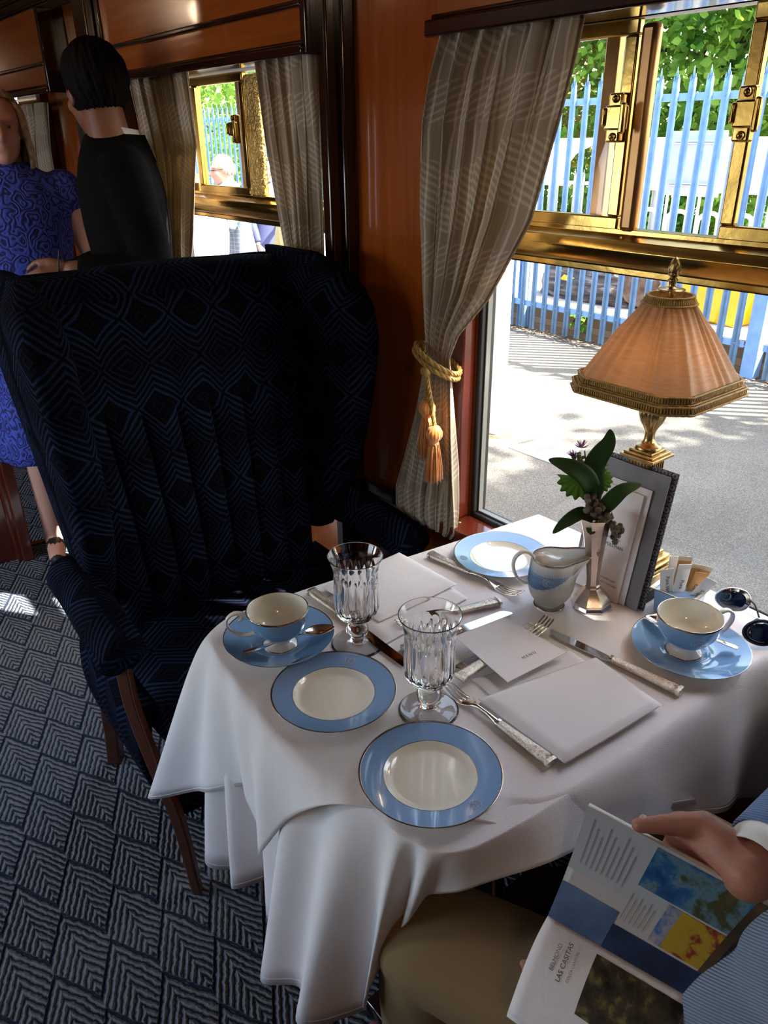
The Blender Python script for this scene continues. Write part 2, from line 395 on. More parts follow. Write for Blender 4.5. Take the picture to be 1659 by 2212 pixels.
obj('bottom_moulding', MB().box(-.098, 0, -.52, .46, 0, .026).box(-.09, 0, -.515, .452, .026, .034), MT['mahog'], p1, bevel=.005)
pelmet(1.54, 2.64, 'orange wooden pelmet over the second window, behind the dark-haired man')
pelmet(3.19, 4.75, 'orange wooden pelmet over the far window, above the woman in blue')
mb = MB().box(1.115, WX-.001, 1.54, 2.64, 1.85, 2.28); 
mb = MB().box(1.04, WX, 1.54, 2.64, 1.845, 1.86); obj('trim_5', mb, MT['mahog'], kind='structure', bevel=.004)
# sills
def sill(n, y0, y1):
    mb = MB().box(1.045, 1.155, y0-.04, y1+.04, ZB-.03, ZB); o = obj('trim_sill_%d' % n, mb, MT['redwood'], kind='structure', bevel=.004)
    s = MB().lathe([(.006, 0), (.006, .0015), (.004, .003), (.0005, .003)], 16); obj('sill_screw', s, MT['brass'], o).location = (1.075, y1-.01, ZB+.0003)
sill(1, *W1); sill(2, *W2); sill(3, *W3)
for n_, (a_, b_) in enumerate((W1, W2, W3)):
    obj('trim_jamb_%d' % (n_+1), MB().box(1.085, WX, b_+.003, b_+.045, ZB, ZT).box(1.085, WX, a_-.045, a_-.003, ZB, ZT), MT['redwood'], kind='structure', bevel=.004)
# windows
def latch(parent, y, z, s=1):
    r = obj('window_latch', MB().box(-.012, .004, -.011, .014, -.034, .034).box(-.024, -.010, -.024, .010, -.017, .017).box(-.028, -.020, -.028, -.019, -.022, .020).box(-.028, -.020, .006, .013, -.012, .014), MT['brass'], parent, bevel=.003)
    r.location = (1.115-parent.location.x, y-parent.location.y, z-parent.location.z)
    for q in (-.026, .026): 
        o = obj('screw', MB().ball((-.013, 0, q), .006, 10), MT['brass'], r)
    return r
def window(n, y0, y1, pane_l, pane_r, post, post_mat, latch_l, latch_r=None):
    r = empty('window_%d' % n, (1.14, (y0+y1)/2, ZB), kind='structure')
    def fr(nm, ya, yb, za, zb, wd, x0, x1, mt, bev=.003):
        m_ = MB().box(x0, x1, ya, yb, za, za+wd).box(x0, x1, ya, yb, zb-wd, zb).box(x0, x1, ya, ya+wd, za+wd, zb-wd).box(x0, x1, yb-wd, yb, za+wd, zb-wd)
        return obj(nm, m_, mt, r, True, bevel=bev)
    fr('rubber_seal', y0, y1, ZB-.002, ZT, .012, 1.118, 1.157, MT['rubber'])
    fr('seal_inlay', y0+.014, y1-.014, ZB+.012, ZT-.014, .0025, 1.130, 1.142, MT['greytrim'], 0)
    obj('lower_pane', MB().add([(1.143, y0+.012, ZB+.01), (1.143, y1-.012, ZB+.01), (1.143, y1-.012, 1.232), (1.143, y0+.012, 1.232)], [(0, 1, 2, 3)]), MT['pane'], r, True)
    # rail: rolled brass bar with a lower flange
    pr = [(-.020, 1.222), (-.012, 1.222), (-.012, 1.232), (-.026, 1.236), (-.036, 1.248), (-.040, 1.262), (-.034, 1.276), (-.018, 1.284), (-.018, 1.292), (.012, 1.292), (.012, 1.222)]
    obj('rail', MB().loft([[(1.135+x, y, z) for x, z in pr] for y in (y0+.01, y1-.01)]), MT['brass'], r, True, bevel=.001)
    obj('head_rail', MB().box(1.10, 1.15, y0+.01, y1-.01, 1.582, 1.597), MT['whitepaint'], r, True, bevel=.003)
    for (a, b), nm in ((pane_l, 'sliding_sash'), (pane_r, 'sliding_sash')):
        if a is None: continue
        s = fr(nm, a, b, 1.288, 1.583, .022, 1.118, 1.132, MT['brass'])
        g = obj('sash_glass', MB().add([(1.125, a+.02, 1.306), (1.125, b-.02, 1.306), (1.125, b-.02, 1.563), (1.125, a+.02, 1.563)], [(0, 1, 2, 3)]), MT['pane'], s); g.location = (-1.14, -(y0+y1)/2, -ZB)
    a, b = post
    obj('mullion', MB().box(1.112, 1.132, a, b, 1.288, 1.575), post_mat, r, True, bevel=.008)
    for (a, b) in ((pane_l[0]+.045 if pane_l[0] else 0, pane_l[0]+.07 if pane_l[0] else 0),):
        obj('outer_stile', MB().box(1.136, 1.152, a, b, 1.288, 1.583), MT['brassmatt'], r, True, bevel=.002)
    for q in (latch_l, latch_r):
        if q: latch(r, q, 1.452)
    return r
window(1, *W1, (.792, 1.06), (.32, .618), (.757, .786), MT['brassmatt'], .808, .600)
window(2, *W2, (1.965, 2.26), (None, None), (1.885, 1.955), MT['hammered'], 2.0)
obj('inner_sash', MB().box(1.134, 1.146, 2.25, 2.275, 1.288, 1.583).box(1.134, 1.146, 2.30, 2.425, 1.288, 1.312).box(1.134, 1.146, 2.30, 2.425, 1.56, 1.583), MT['brass'], bpy.data.objects['window_2'], True, bevel=.002)
window(3, *W3, (3.60, 3.90), (None, None), (3.545, 3.58), MT['brass'], None)
# ------------------------------------------------------------------ curtains
def curtain(label, tab, X0, folds, amp, nu=150, nv=90, hem=.0, yshift=0):
    """tab rows: z, y at the image-left (far) edge, y at the near edge, fold depth factor, x"""
    z0, z1 = tab[0][0], tab[-1][0]
    ph = [random.uniform(-.5, .5) for _ in range(40)]
    wid = max(abs(t[1]-t[2]) for t in tab)*2.1
    def fn(u, v):
        z = lerp(z0, z1, v); yl, yr, k, xo = interp(tab, z)
        uu = u+.012*math.sin(u*23+z*5)
        w_ = math.sin(uu*folds*2*PI+.8*math.sin(z*4+u*5)); w_ = w_*(.75+.25*math.sin(u*31+2))
        sharp = math.copysign(abs(w_)**.8, w_)
        y = lerp(yl, yr, u+.10/folds*math.sin(uu*folds*4*PI))
        x = X0+xo-amp*k*(sharp+.25*math.sin(u*folds*5.3+z*9))
        return (x, y, z)
    mb = MB().grid(fn, nu, nv, 0, lambda u, v: (u*wid, lerp(z0, z1, v)))
    c = obj('curtain', mb, MT['curtain'], solid=.002, sharp=0, label=label, cat='curtain')
    return c
T1 = [(.632, 1.235, 1.075, .35, .0), (.65, 1.262, 1.062, .6, 0), (.70, 1.262, 1.060, .8, 0), (.80, 1.225, 1.066, .9, 0), (.90, 1.195, 1.078, .7, 0), (.98, 1.178, 1.088, .5, 0), (1.03, 1.166, 1.096, .32, 0), (1.08, 1.172, 1.075, .5, 0), (1.156, 1.178, 1.006, .75, 0), (1.30, 1.182, .919, 1, 0), (1.45, 1.176, .872, 1, 0), (1.52, 1.160, .853, 1, 0), (1.60, 1.125, .838, 1, 0)]
cur1 = curtain('taupe striped curtain tied back with a gold cord beside the near window', T1, 1.045, 6, .016, 220, 110)
T2r = [(1.00, 1.56, 1.72, .8, 0), (1.18, 1.545, 1.69, 1, 0), (1.42, 1.535, 1.738, 1, 0), (1.60, 1.53, 1.765, 1, 0)]
curtain('taupe curtain hanging at the right side of the second window', [(z, b, a, k, x) for z, a, b, k, x in T2r], 1.05, 5, .014)
T2l = [(.95, 2.50, 2.30, .8, 0), (1.12, 2.42, 2.24, 1, 0), (1.31, 2.42, 2.175, 1, 0), (1.42, 2.45, 2.13, 1, 0), (1.60, 2.50, 2.145, 1, 0)]
curtain('taupe curtain at the left side of the second window, yellow where the sun shines through', T2l, 1.05, 5, .014)
T3 = [(.62, 4.15, 3.75, .8, 0), (1.1, 4.05, 3.48, 1, 0), (1.27, 4.1, 3.42, 1, 0), (1.4, 4.1, 3.40, 1, 0), (1.56, 4.2, 3.32, 1, 0)]
curtain('taupe curtain at the far window behind the woman in blue', T3, 1.05, 6, .02)
# tieback
tb = empty('curtain_tieback', (1.03, 1.13, 1.03), label='gold twisted cord tieback with two amber tassels around the near curtain', cat='tieback')
def rope(path, r, nm, mt, par):
    P = [V(p) for p in path]; m_ = MB()
    for s in range(3):
        q = []
        for k, p in enumerate(P):
            t = (P[min(k+1, len(P)-1)]-P[max(k-1, 0)]).normalized(); a = V((1, 0, 0)); a = (a-t*a.dot(t)).normalized(); b = t.cross(a)
            an = k*.75+s*2*PI/3; q.append(p+(a*math.cos(an)+b*math.sin(an))*r*.5)
        m_.tube(q, r*.62, 6)
    return obj(nm, m_, mt, par, True)
loop = [(1.045+.040*math.cos(t), 1.131+.050*math.sin(t), 1.025+.022*math.sin(t)-.012*math.cos(t*1)) for t in [2*PI*k/60 for k in range(61)]]
loop = [(x-.0, y, z+(.0)) for x, y, z in loop]
rope(loop, .0055, 'cord', MT['cordgold'], tb)
rope([(x-.004, y, z-.010) for x, y, z in loop], .0055, 'cord', MT['cordgold'], tb)
obj('knot', MB().ball((1.000, 1.118, 1.008), (.010, .013, .011), 14), MT['cordgold'], tb, True)
rope([lerp(V((1.0, 1.118, 1.005)), V((.998, 1.112, .952)), k/16) for k in range(17)], .0045, 'cord', MT['cordgold'], tb)
rope([lerp(V((1.0, 1.114, 1.005)), V((.998, 1.087, .905)), k/26) for k in range(27)], .0045, 'cord', MT['cordgold'], tb)
def tassel(x, y, z, L):
    t = obj('tassel_head', MB().lathe([(.003, 0), (.011, -.004), (.0165, -.014), (.0165, -.024), (.012, -.032), (.009, -.036), (.0105, -.040)], 40, rf=lambda a, k, r, z: r*(1+.05*math.sin(a*14))), MT['tassel'], tb)
    t.location = V((x, y, z))-tb.location
    s = MB()
    for i in range(70):
        a = 2*PI*i/70; rr = .0105+random.uniform(-.004, .001); e = L+random.uniform(-.006, .004); sp = random.uniform(.9, 1.25)
        pts = [(rr*math.cos(a)*q, rr*math.sin(a)*q, -.038-e*f) for f, q in ((0, .8), (.15, 1.1), (.6, 1.35*sp), (1, 1.5*sp))]
        s.tube(pts, .0013, 4)
    s.lathe([(.008, -.036), (.010, -.05), (.0125, -.036-L*.6), (.013, -.034-L)], 20)
    obj('tassel_skirt', s, MT['tassel'], t, sharp=0)
tassel(1.0, 1.112, .952, .085); tassel(.998, 1.087, .905, .085)
# ------------------------------------------------------------------ table and cloths
TZ = .730
tbl = empty('dining_table', (.78, .66, 0), label='dark wooden dining table hidden under two white cloths, fixed at the window wall', cat='table')
outl = [(1.10, .885), (.46, .955), (.41, .93), (.395, .88), (.39, .50), (.41, .43), (.46, .40), (1.10, .38)]
mb = MB().loft([[(x, y, z) for x, y in reversed(outl)] for z in (.700, .7235)]); obj('tabletop', mb, MT['mahog'], tbl, True)
mb = MB().tube([(.74, .66, .02), (.74, .66, .70)], .045, 16).box(.50, .98, .62, .70, 0, .03).box(.70, .78, .50, .82, 0, .03).box(.55, 1.09, .60, .72, .66, .70)
obj('pedestal', mb, MT['mahog'], tbl, True, bevel=.004)
def cloth(name, rows, z, cx, cy, label, mat, rip=.0, n=14, seed=1, bul=.006):
    """rows: edge x, y (where the cloth leaves the table top) and hem x, y, z; laid out from the window round the aisle side back to the window"""
    R = crom(rows, n); nc = len(R); NV = 26
    vs = []; uv = []
    rnd = random.Random(seed)
    for i, (ex, ey, hx, hy, hz) in enumerate(R):
        a = R[max(i-1, 0)]; b = R[min(i+1, nc-1)]; t = V((b[0]-a[0], b[1]-a[1], 0)).normalized(); nrm = V((t.y, -t.x, 0))
        if nrm.dot(V((ex-cx, ey-cy, 0))) < 0: nrm = -nrm
        E_ = V((ex, ey, z)); H = V((hx, hy, hz)); drop = z-hz
        col = []
        for k in range(7):
            f = k/6*.985; col.append(V((lerp(cx, ex, f), lerp(cy, ey, f), z)))
        if drop < .02:
            col += [E_.lerp(H, k/(NV-1)) for k in range(NV)]
        else:
            q = min(1, drop/.10)
            p1 = E_+nrm*bul*q; p2 = E_.lerp(H, .22)+nrm*bul*.9*q; p2.z = z-drop*.30
            for k in range(NV):
                s = (k/(NV-1)); p = E_*(1-s)**3+p1*3*s*(1-s)**2+p2*3*s*s*(1-s)+H*s**3
                p = p+nrm*(rip*math.sin(i*.33+seed)*s*drop*.12)
                col.append(p)
        vs += col; uv += [(i*.02, k*.02) for k in range(len(col))]
    W = 7+NV; fs = [(i*W+k, i*W+k+1, (i+1)*W+k+1, (i+1)*W+k) for i in range(nc-1) for k in range(W-1)]
    mb = MB().add(vs, fs, 0, uv)
    # hem: a thin sewn fold along the edge
    o = obj(name, mb, mat, solid=.0016, sharp=0, label=label, cat='tablecloth')
    m2 = MB()
    for off in (.010,):
        path = []
        for i in range(0, nc):
            a = V(vs[i*W+W-1]); b = V(vs[i*W+W-3]); d = (b-a); d = d.normalized() if d.length > 1e-6 else V((0, 0, 1)); path.append(a+d*off)
        m2.tube(path, .0011, 5)
    obj('hem_stitch', m2, mat, o)
    return o
ct = [(1.119, .897, 1.119, .93, .45), (.80, .935, .80, .98, .45), (.54, .966, .52, 1.03, .42), (.45, .967, .41, 1.095, .36), (.408, .947, .330, 1.135, .292),
      (.392, .90, .352, .99, .40), (.385, .84, .372, .84, .52), (.378, .78, .350, .755, .575), (.372, .72, .328, .698, .539), (.372, .66, .342, .640, .64), (.378, .585, .358, .562, .722), (.425, .512, .407, .494, .7345),
      (.50, .445, .476, .418, .7345), (.56, .40, .536, .373, .700), (.68, .388, .690, .342, .640), (.85, .383, .88, .342, .538), (1.0, .378, 1.03, .342, .46), (1.119, .376, 1.119, .342, .42)]
cloth('tablecloth', ct, .7345, 1.119, .64, 'upper white tablecloth whose pointed corners hang down on the aisle side', MT['linen'], .3, bul=.022)
cu = [(1.118, .895, 1.118, .92, .40), (.80, .93, .80, .97, .36), (.50, .958, .48, .985, .30), (.43, .945, .40, .99, .26), (.402, .925, .362, .93, .262), (.396, .88, .370, .865, .285), (.392, .80, .405, .785, .33),
      (.388, .72, .335, .705, .36), (.386, .65, .296, .625, .385), (.386, .57, .296, .555, .40), (.388, .49, .345, .508, .39), (.395, .455, .392, .495, .50), (.405, .43, .402, .465, .59), (.425, .412, .418, .428, .655), (.48, .398, .465, .382, .683),
      (.60, .388, .585, .352, .682), (.80, .382, .80, .352, .60), (1.118, .378, 1.118, .352, .40)]
cloth('tablecloth', cu, .7320, 1.118, .64, 'longer white undercloth hanging below the upper cloth, hem near the floor', MT['linen'], .5, seed=3)
TT = .7355     # cloth surface
# ------------------------------------------------------------------ porcelain
def crest(parent, mat, fn, s=1.0, label=None):
    """interlaced monogram under a small crown, laid on the surface fn(a, b) -> point"""
    m_ = MB()
    for ox in (-.28, .28):
        m_.tube([fn(s*(ox+.42*math.cos(t)), s*(-.1+.55*math.sin(t))) for t in [.6+(5.0)*k/40 for k in range(41)]], .00035, 4)
    for t0 in (0, 2.1, 4.2):
        m_.tube([fn(s*(.5+.3*math.sin(3*t+t0))*math.cos(t), s*(-.1+(.5+.3*math.sin(3*t+t0))*math.sin(t))) for t in [2*PI*k/60 for k in range(61)]], .00022, 4)
    m_.tube([fn(s*(.55*q), s*(1.05+.22*abs(math.sin(q*4.7)))) for q in [-1+k/12 for k in range(25)]], .0004, 4)
    return obj('crest', m_, mat, parent, sharp=0, label=label)
def plate(x, y, label, r=.086, tilt=0):
    p = empty('side_plate', (x, y, TT), random.random()*6, label, 'plate', 'blue-rimmed side plates')
    c = [(.0, .0035), (r*.50, .0035), (r*.565, .0040), (r*.62, .0075), (r*.655, .0095)]
    b = [(r*.655, .0095), (r*.80, .0118), (r*.975, .0150)]
    g = [(r*.975, .0150), (r*1.0, .0160), (r*1.003, .0154), (r*.995, .0146)]
    u = [(r*.995, .0146), (r*.66, .0078), (r*.55, .0008), (r*.54, 0), (r*.50, 0), (r*.49, .0015), (.0, .0015)]
    obj('well', MB().lathe(c, 96), MT['cream'], p, sharp=0)
    obj('blue_rim', MB().lathe(b, 96), MT['blue'], p, sharp=0)
    obj('silver_edge', MB().lathe(g, 96).lathe([(r*.652, .0094), (r*.655, .0098), (r*.660, .0097)], 96), MT['rim'], p, sharp=0)
    obj('underside', MB().lathe(u, 96), MT['white'], p, sharp=0)
    a0 = math.radians(35)
    crest(p, MT['crest'], lambda a, q: ((r*.82+q*.010)*math.cos(a0-a*.010/(r*.8)), (r*.82+q*.010)*math.sin(a0-a*.010/(r*.8)), .0125+(q*.010)*.17), 1, 'pale crest on the blue rim')
    return p
pl = plate(.468, .505, 'blue-rimmed side plate nearest the camera, overhanging the table corner'); pl.rotation_euler.z = math.radians(240)
pl = plate(.466, .701, 'blue-rimmed side plate between the two goblets and the left teacup'); pl.rotation_euler.z = math.radians(0)
pl = plate(.921, .818, 'blue-rimmed side plate at the back by the curtain, behind the milk jug'); pl.rotation_euler.z = 2
def saucer(x, y, label, r=.084):
    p = empty('saucer', (x, y, TT), 0, label, 'saucer', 'blue saucers under the teacups')
    obj('dish', MB().lathe([(0, .004), (r*.30, .004), (r*.34, .0065), (r*.37, .0045), (r*.55, .006), (r*.80, .012), (r*.985, .0185)], 96), MT['bluesaucer'], p, sharp=0)
    obj('silver_edge', MB().lathe([(r*.985, .0185), (r, .0192), (r*.998, .0182)], 96), MT['rim'], p, sharp=0)
    obj('underside', MB().lathe([(r*.998, .0182), (r*.7, .008), (r*.45, .001), (r*.44, 0), (r*.40, 0), (r*.39, .002), (0, .002)], 96), MT['white'], p, sharp=0)
    return p
def cup(x, y, rz, label):
    p = empty('teacup', (x, y, TT+.0042), rz, label, 'cup', 'footed blue and white teacups')
    foot = [(.0, .0055), (.018, .004), (.0235, .001), (.0245, 0), (.0262, 0), (.0262, .0018)]
    foot2 = [(.0262, .0018), (.0245, .004), (.0175, .010), (.0165, .0145), (.0225, .0185), (.0285, .0225)]
    blue = [(.0285, .0225), (.0355, .030), (.0415, .0400), (.0448, .050), (.0462, .062)]
    edge = [(.0462, .062), (.0466, .0642), (.0455, .0650), (.0449, .0642)]
    ins = [(.0449, .0642), (.0436, .052), (.040, .040), (.033, .029), (.022, .0225), (.0, .0205)]
    obj('foot', MB().lathe(foot+foot2[1:], 72), MT['white'], p, sharp=30)
    obj('foot_line', MB().lathe([(.0262, .0016), (.0266, .0024), (.0257, .0032)], 72), MT['rim'], p, sharp=0)
    obj('blue_bowl', MB().lathe(blue, 72), MT['bluesaucer'], p, sharp=0)
    obj('silver_edge', MB().lathe(edge, 72), MT['rim'], p, sharp=0)
    obj('inside', MB().lathe(ins, 72), MT['cream'], p, sharp=0)
    hp = crom([(.0435, 0, .052), (.052, 0, .0585), (.064, 0, .060), (.0745, 0, .052), (.0755, 0, .040), (.067, 0, .0275), (.052, 0, .0215), (.036, 0, .0235), (.030, 0, .024)], 6)
    n_ = len(hp); h = MB().tube(hp, [(.0030+.0008*math.cos(2*PI*k/n_), .0046) for k in range(n_)], 12, up=(0, 0, 1))
    h.cap([(.0525, 0, .0575), (.0535, 0, .0500), (.0575, 0, .0475)], [.003, .0026, .0022], 8)
    obj('handle', h, MT['white'], p, sharp=0)
    bl = [(b[1], b[0]) for b in blue]
    def on(a, q):
        z = .044+q*.009; r = interp(bl, z)[0]+.0003; an = -PI*.62+a*.011/.045
        return (r*math.cos(an), r*math.sin(an), z)
    crest(p, MT['crest'], on, 1, 'pale crest on the blue glaze')
    return p
def spoon(a, b, label, z0=.02, z1=.022, tip_lift=0, L=.14, group='teaspoons on the saucers', w=.0135):
    a = V((*a, z0)); b = V((*b, z1)); d = (b-a); an = math.atan2(d.y, d.x); L = d.length
    p = empty('teaspoon', (a.x, a.y, TT), an, label, 'spoon', group)
    sl = (z1-z0)/L
    st = [(0, z0, .0055, .0010), (.012, z0+.001, .0060, .0010), (.03, z0+.002, .0048, .001), (L*.35, z0+.0035+sl*L*.35, .0028, .0013), (L*.60, z0+.006+sl*L*.6, .0020, .0017), (L*.68, z0+.004+sl*L*.68, .0024, .0016)]
    m_ = MB().loft([[(x, w_*math.cos(q), z+h*math.sin(q)) for q in (2*PI*i/12 for i in range(12))] for x, z, w_, h in crom(st, 5)])
    obj('handle', m_, MT['silver'], p, sharp=50)
    def bw(u, v):
        x = L*.67+u*(L*.33); ww = w*max(0, math.sin(PI*min(1, (u*.92+.04))))**.62*(1-.25*(u-.4)); y = (v-.5)*2*ww
        k = 1-((v-.5)*2)**2; zz = z0+.003+sl*x+.003*(1-u)-.0065*k*math.sin(PI*min(1, u*.95+.03))
        return (x, y, zz)
    obj('bowl', MB().grid(bw, 20, 12), MT['silver'], p, sharp=0, solid=.0009)
    return p
saucer(.476, .858, 'sky blue saucer at the left end of the table under the left teacup')
cup(.472, .850, math.radians(147), 'footed blue teacup on the left saucer, handle pointing to the aisle')
spoon((.410, .849), (.547, .813), 'teaspoon lying across the front of the left saucer', .018, .021)
saucer(.930, .447, 'sky blue saucer at the right by the window under the right teacup')
cup(.924, .452, math.radians(-22), 'footed blue teacup on the right saucer, handle pointing to the window')
spoon((.971, .396), (.934, .528), 'teaspoon half hidden behind the right teacup', .020, .020)
# milk jug
jg = empty('milk_jug', (.874, .666, TT), math.radians(-38), 'blue and white milk jug with looped handle in front of the silver vase', 'jug')
JP = [(.0250, .000), (.0252, .0022), (.0215, .006), (.0195, .009), (.026, .014), (.0335, .026), (.0375, .042), (.0375, .056), (.0362, .070), (.0345, .082), (.0345, .090)]
JT = crom([(z, r) for r, z in JP], 4)
def jug_pt(a, z, inset=0):
    r = interp(JT, z)[0]-inset; k = max(0, (z-.055)/.035); c = max(0, math.cos(a))
    r2 = r+k*k*.028*c**6+k*.004*c; b = max(0, math.cos(a-PI))**4
    zz = z+k*k*(.008*c**4+.002*b)
    return V((r2*math.cos(a), r2*math.sin(a)*(1-.12*k*c), zz))
JN = 120
zs = [0, .0022, .006, .009, .012, .016]+[.016+.074*k/110 for k in range(1, 111)]
m_ = MB(); rings = [[jug_pt(2*PI*i/JN, z) for i in range(JN)] for z in zs]
def bluecut(a, z): return z > .044+.037*((1+math.cos(a))/2)**1.4 and z < .0845
vs = [p for r in rings for p in r]; o_ = MB(); fw = []; fb = []
for k in range(len(zs)-1):
    for i in range(JN):
        f = (k*JN+i, k*72+(i+1) % JN, (k+1)*JN+(i+1) % JN, (k+1)*JN+i)
        (fb if bluecut(2*PI*(i+.5)/JN, (zs[k]+zs[k+1])/2) else fw).append(f)
obj('body', MB().add(vs, fw), MT['whitejug'], jg, sharp=35)
obj('blue_band', MB().add(vs, fb), MT['bluejug'], jg, sharp=0)
obj('inside', MB().loft([[jug_pt(2*PI*i/JN, z, .0028) for i in range(JN)] for z in [.0895-.073*k/80 for k in range(81)]]), MT['cream'], jg, sharp=0)
obj('silver_edge', MB().tube([jug_pt(2*PI*i/JN, .0895, .0011)+V((0, 0, .0006)) for i in range(JN)], .0012, 6, closed=True), MT['rim'], jg, sharp=0)
obj('foot_line', MB().lathe([(.0252, .0018), (.0257, .0026), (.0245, .0036)], 72), MT['rim'], jg, sharp=0)
hp = crom([(-.029, 0, .083), (-.036, 0, .096), (-.048, 0, .101), (-.060, 0, .092), (-.0635, 0, .076), (-.057, 0, .056), (-.045, 0, .045), (-.036, 0, .044)], 6)
obj('handle', MB().tube(hp, [(.0028, .0046)]*len(hp), 12, up=(0, 0, 1)), MT['whitejug'], jg, sharp=0)
crest(jg, MT['crest'], lambda a, q: jug_pt(-PI*.62+a*.011/.035, .063+q*.009, -.0004), 1, 'pale crest on the blue band')
# goblets
def goblet(x, y, label, s=1.0):
    p = empty('water_goblet', (x, y, TT+.0002), random.random(), label, 'glass', 'cut crystal water goblets')
    out = [(.0, .000), (.0375, .000), (.0385, .0012), (.0372, .0025), (.020, .0050), (.0098, .0090), (.0095, .0135), (.0120, .0160), (.0160, .0205), (.0172, .0265), (.0155, .0320), (.0115, .0365), (.0110, .0410), (.0135, .0440),
           (.0225, .0490), (.0300, .0560), (.0335, .0660), (.0340, .080), (.0332, .100), (.0330, .115), (.0335, .126), (.0355, .139), (.0400, .150), (.0410, .153)]
    ins = [(.0400, .1533), (.0388, .150), (.0340, .138), (.0318, .126), (.0313, .110), (.0317, .088), (.0315, .070), (.0280, .061), (.018, .055), (.0, .053)]
    def rf(a, k, r, z):
        if z < .046 or z > .132 or r < .03: return r
        f = min(1, (z-.046)/.02)*min(1, max(0, (.130-z)/.016)); return r-.0022*f*(abs(math.sin(a*8)))**.6*1
    pr = out+ins
    def rf2(a, k, r, z): return rf(a, k, r, z) if k < len(out) else r
    dens = crom([(r*s, z*s) for r, z in out], 3)
    nd = len(dens); full = dens+crom([(r*s, z*s) for r, z in ins], 3)
    g = obj('glass_body', MB().lathe(full, 96, rf=lambda a, k, r, z: (rf(a, k, r/s, z/s)*s if k < nd else r)), MT['crystal'], p, sharp=0)
    def on(a, q):
        z = .112+q*.008; an = -PI*.55+a*.009/.033; return (.0337*math.cos(an), .0337*math.sin(an), z)
    crest(p, simple('etched frosting %s' % label[:4], (.8, .82, .84), .6), on, .9, 'frosted etched crest')
    return p
goblet(.568, .782, 'cut crystal goblet beside the left teacup, the one further back')
goblet(.550, .600, 'cut crystal goblet standing nearer the camera, between the plates and the near napkin')
# bud vase, octagonal
vs_ = empty('bud_vase', (.928, .622, TT), 0, 'tall octagonal silver bud vase with flowers', 'vase')
vp = [(.0325, 0), (.0335, .003), (.031, .008), (.0312, .012), (.024, .022), (.0155, .031), (.012, .034), (.0118, .037), (.0135, .039), (.0108, .041), (.0110, .055), (.0135, .085), (.0175, .120), (.0215, .145), (.0245, .158), (.0280, .164), (.0274, .1645), (.0235, .158), (.019, .14), (.0, .13)]
obj('body', MB().lathe(vp, 8), MT['vasesilver'], vs_, sharp=25)
obj('engraving', MB(), MT['vasesilver'], vs_) if 0 else None
vs_.rotation_euler = (Matrix.Rotation(.062, 3, V((-.63, -.78, 0))) @ Matrix.Rotation(math.radians(22.5), 3, 'Z')).to_euler()
crest(vs_, MT['goldworn'], lambda a, q: ((.0162)*math.cos(PI*1.25)-a*.0055*math.sin(PI*1.25), .0162*math.sin(PI*1.25)+a*.0055*math.cos(PI*1.25), .104+q*.006), 1, 'engraved crest')
def leaf(parent, base, path, wd, mat, nm='leaf', curl=.15, lab=None, crk=0, world=True):
    P = crom(path, 8); n = len(P)
    rows = []
    for k, p in enumerate(P):
        p = V(p); t = (V(P[min(k+1, n-1)])-V(P[max(k-1, 0)])).normalized(); s = t.cross(V(base)).normalized(); up = s.cross(t)
        q = k/(n-1); ww = wd*(max(0,math.sin(PI*q**.85))**.75)*(1 if q < .97 else .3)
        rows.append([p+s*ww*u+up*(abs(u)*ww*curl) for u in (-1, -.66, -.33, 0, .33, .66, 1)])
    return obj(nm, MB().loft(rows, closed=False, caps=False), mat, parent, world, sharp=0, solid=.0005, label=lab)
VT = V((.914, .6335, TT+.155))
fl = empty('flower_stems', (.914, .6335, TT+.13), 0, 'small posy of dark glossy leaves and a mauve flower in the silver vase', 'flowers')
VN = (-.55, -.72, .35)
def vp_(dx, dz, dd=0):  # local screen-like frame of the vase: dx to the right along the window, dz up, dd towards the window
    s_ = V((.78, -.62, 0)); f_ = V((.62, .78, 0)); return VT+s_*dx+f_*dd+V((0, 0, dz))
obj('stem', MB().tube(crom([vp_(0, -.03), vp_(.004, .03, .0), vp_(0, .06)], 5), .0016, 6).tube(crom([vp_(.004, -.03), vp_(-.008, .06, .01), vp_(-.018, .112, .01)], 5), .0010, 6), MT['leafdark'], fl, True)
leaf(fl, VN, [vp_(.004, .02), vp_(0, .06), vp_(-.004, .095), vp_(.012, .128), vp_(.013, .150)], .0165, MT['leafdark'], lab='upright broad dark leaf')
leaf(fl, VN, [vp_(.004, .01), vp_(-.002, .05), vp_(-.022, .082, -.01), vp_(-.050, .098, -.01), vp_(-.074, .103)], .0150, MT['leafdark'])
leaf(fl, VN, [vp_(.006, .0), vp_(.018, .030, -.01), vp_(.040, .055, -.01), vp_(.072, .060)], .0130, MT['leafdark'])
leaf(fl, VN, [vp_(.0, .0), vp_(-.018, .018, -.01), vp_(-.044, .008, -.02), vp_(-.062, -.012, -.02)], .0105, MT['leafdark'])
leaf(fl, (-.4, -.6, .7), [vp_(-.004, .0), vp_(-.002, -.01, -.018), vp_(.008, .006, -.01)], .006, MT['leafdark'])
def scallop(c, r, a0, nm='scalloped_leaf'):
    pts = [c]; s_ = V((.78, -.62, 0)); u_ = V((.1, .1, 1))
    for k in range(61):
        a = a0+PI*1.25*k/60; rr = r*(1+.09*math.cos(k*1.05)); pts.append(V(c)+s_*rr*math.cos(a)+u_*rr*math.sin(a)+V((-.3, -.3, 0))*rr*.2*abs(math.sin(a*1.5)))
    obj(nm, MB().add(pts, [(0, i, i+1) for i in range(1, 61)]), MT['leafmid'], fl, True, sharp=0, solid=.0004)
scallop(vp_(-.020, .070, .010), .034, PI*.95)
scallop(vp_(.010, .062, .012), .020, -PI*.65)
scallop(vp_(.012, .085, .014), .009, 0)
m_ = MB(); rr = random.Random(4)
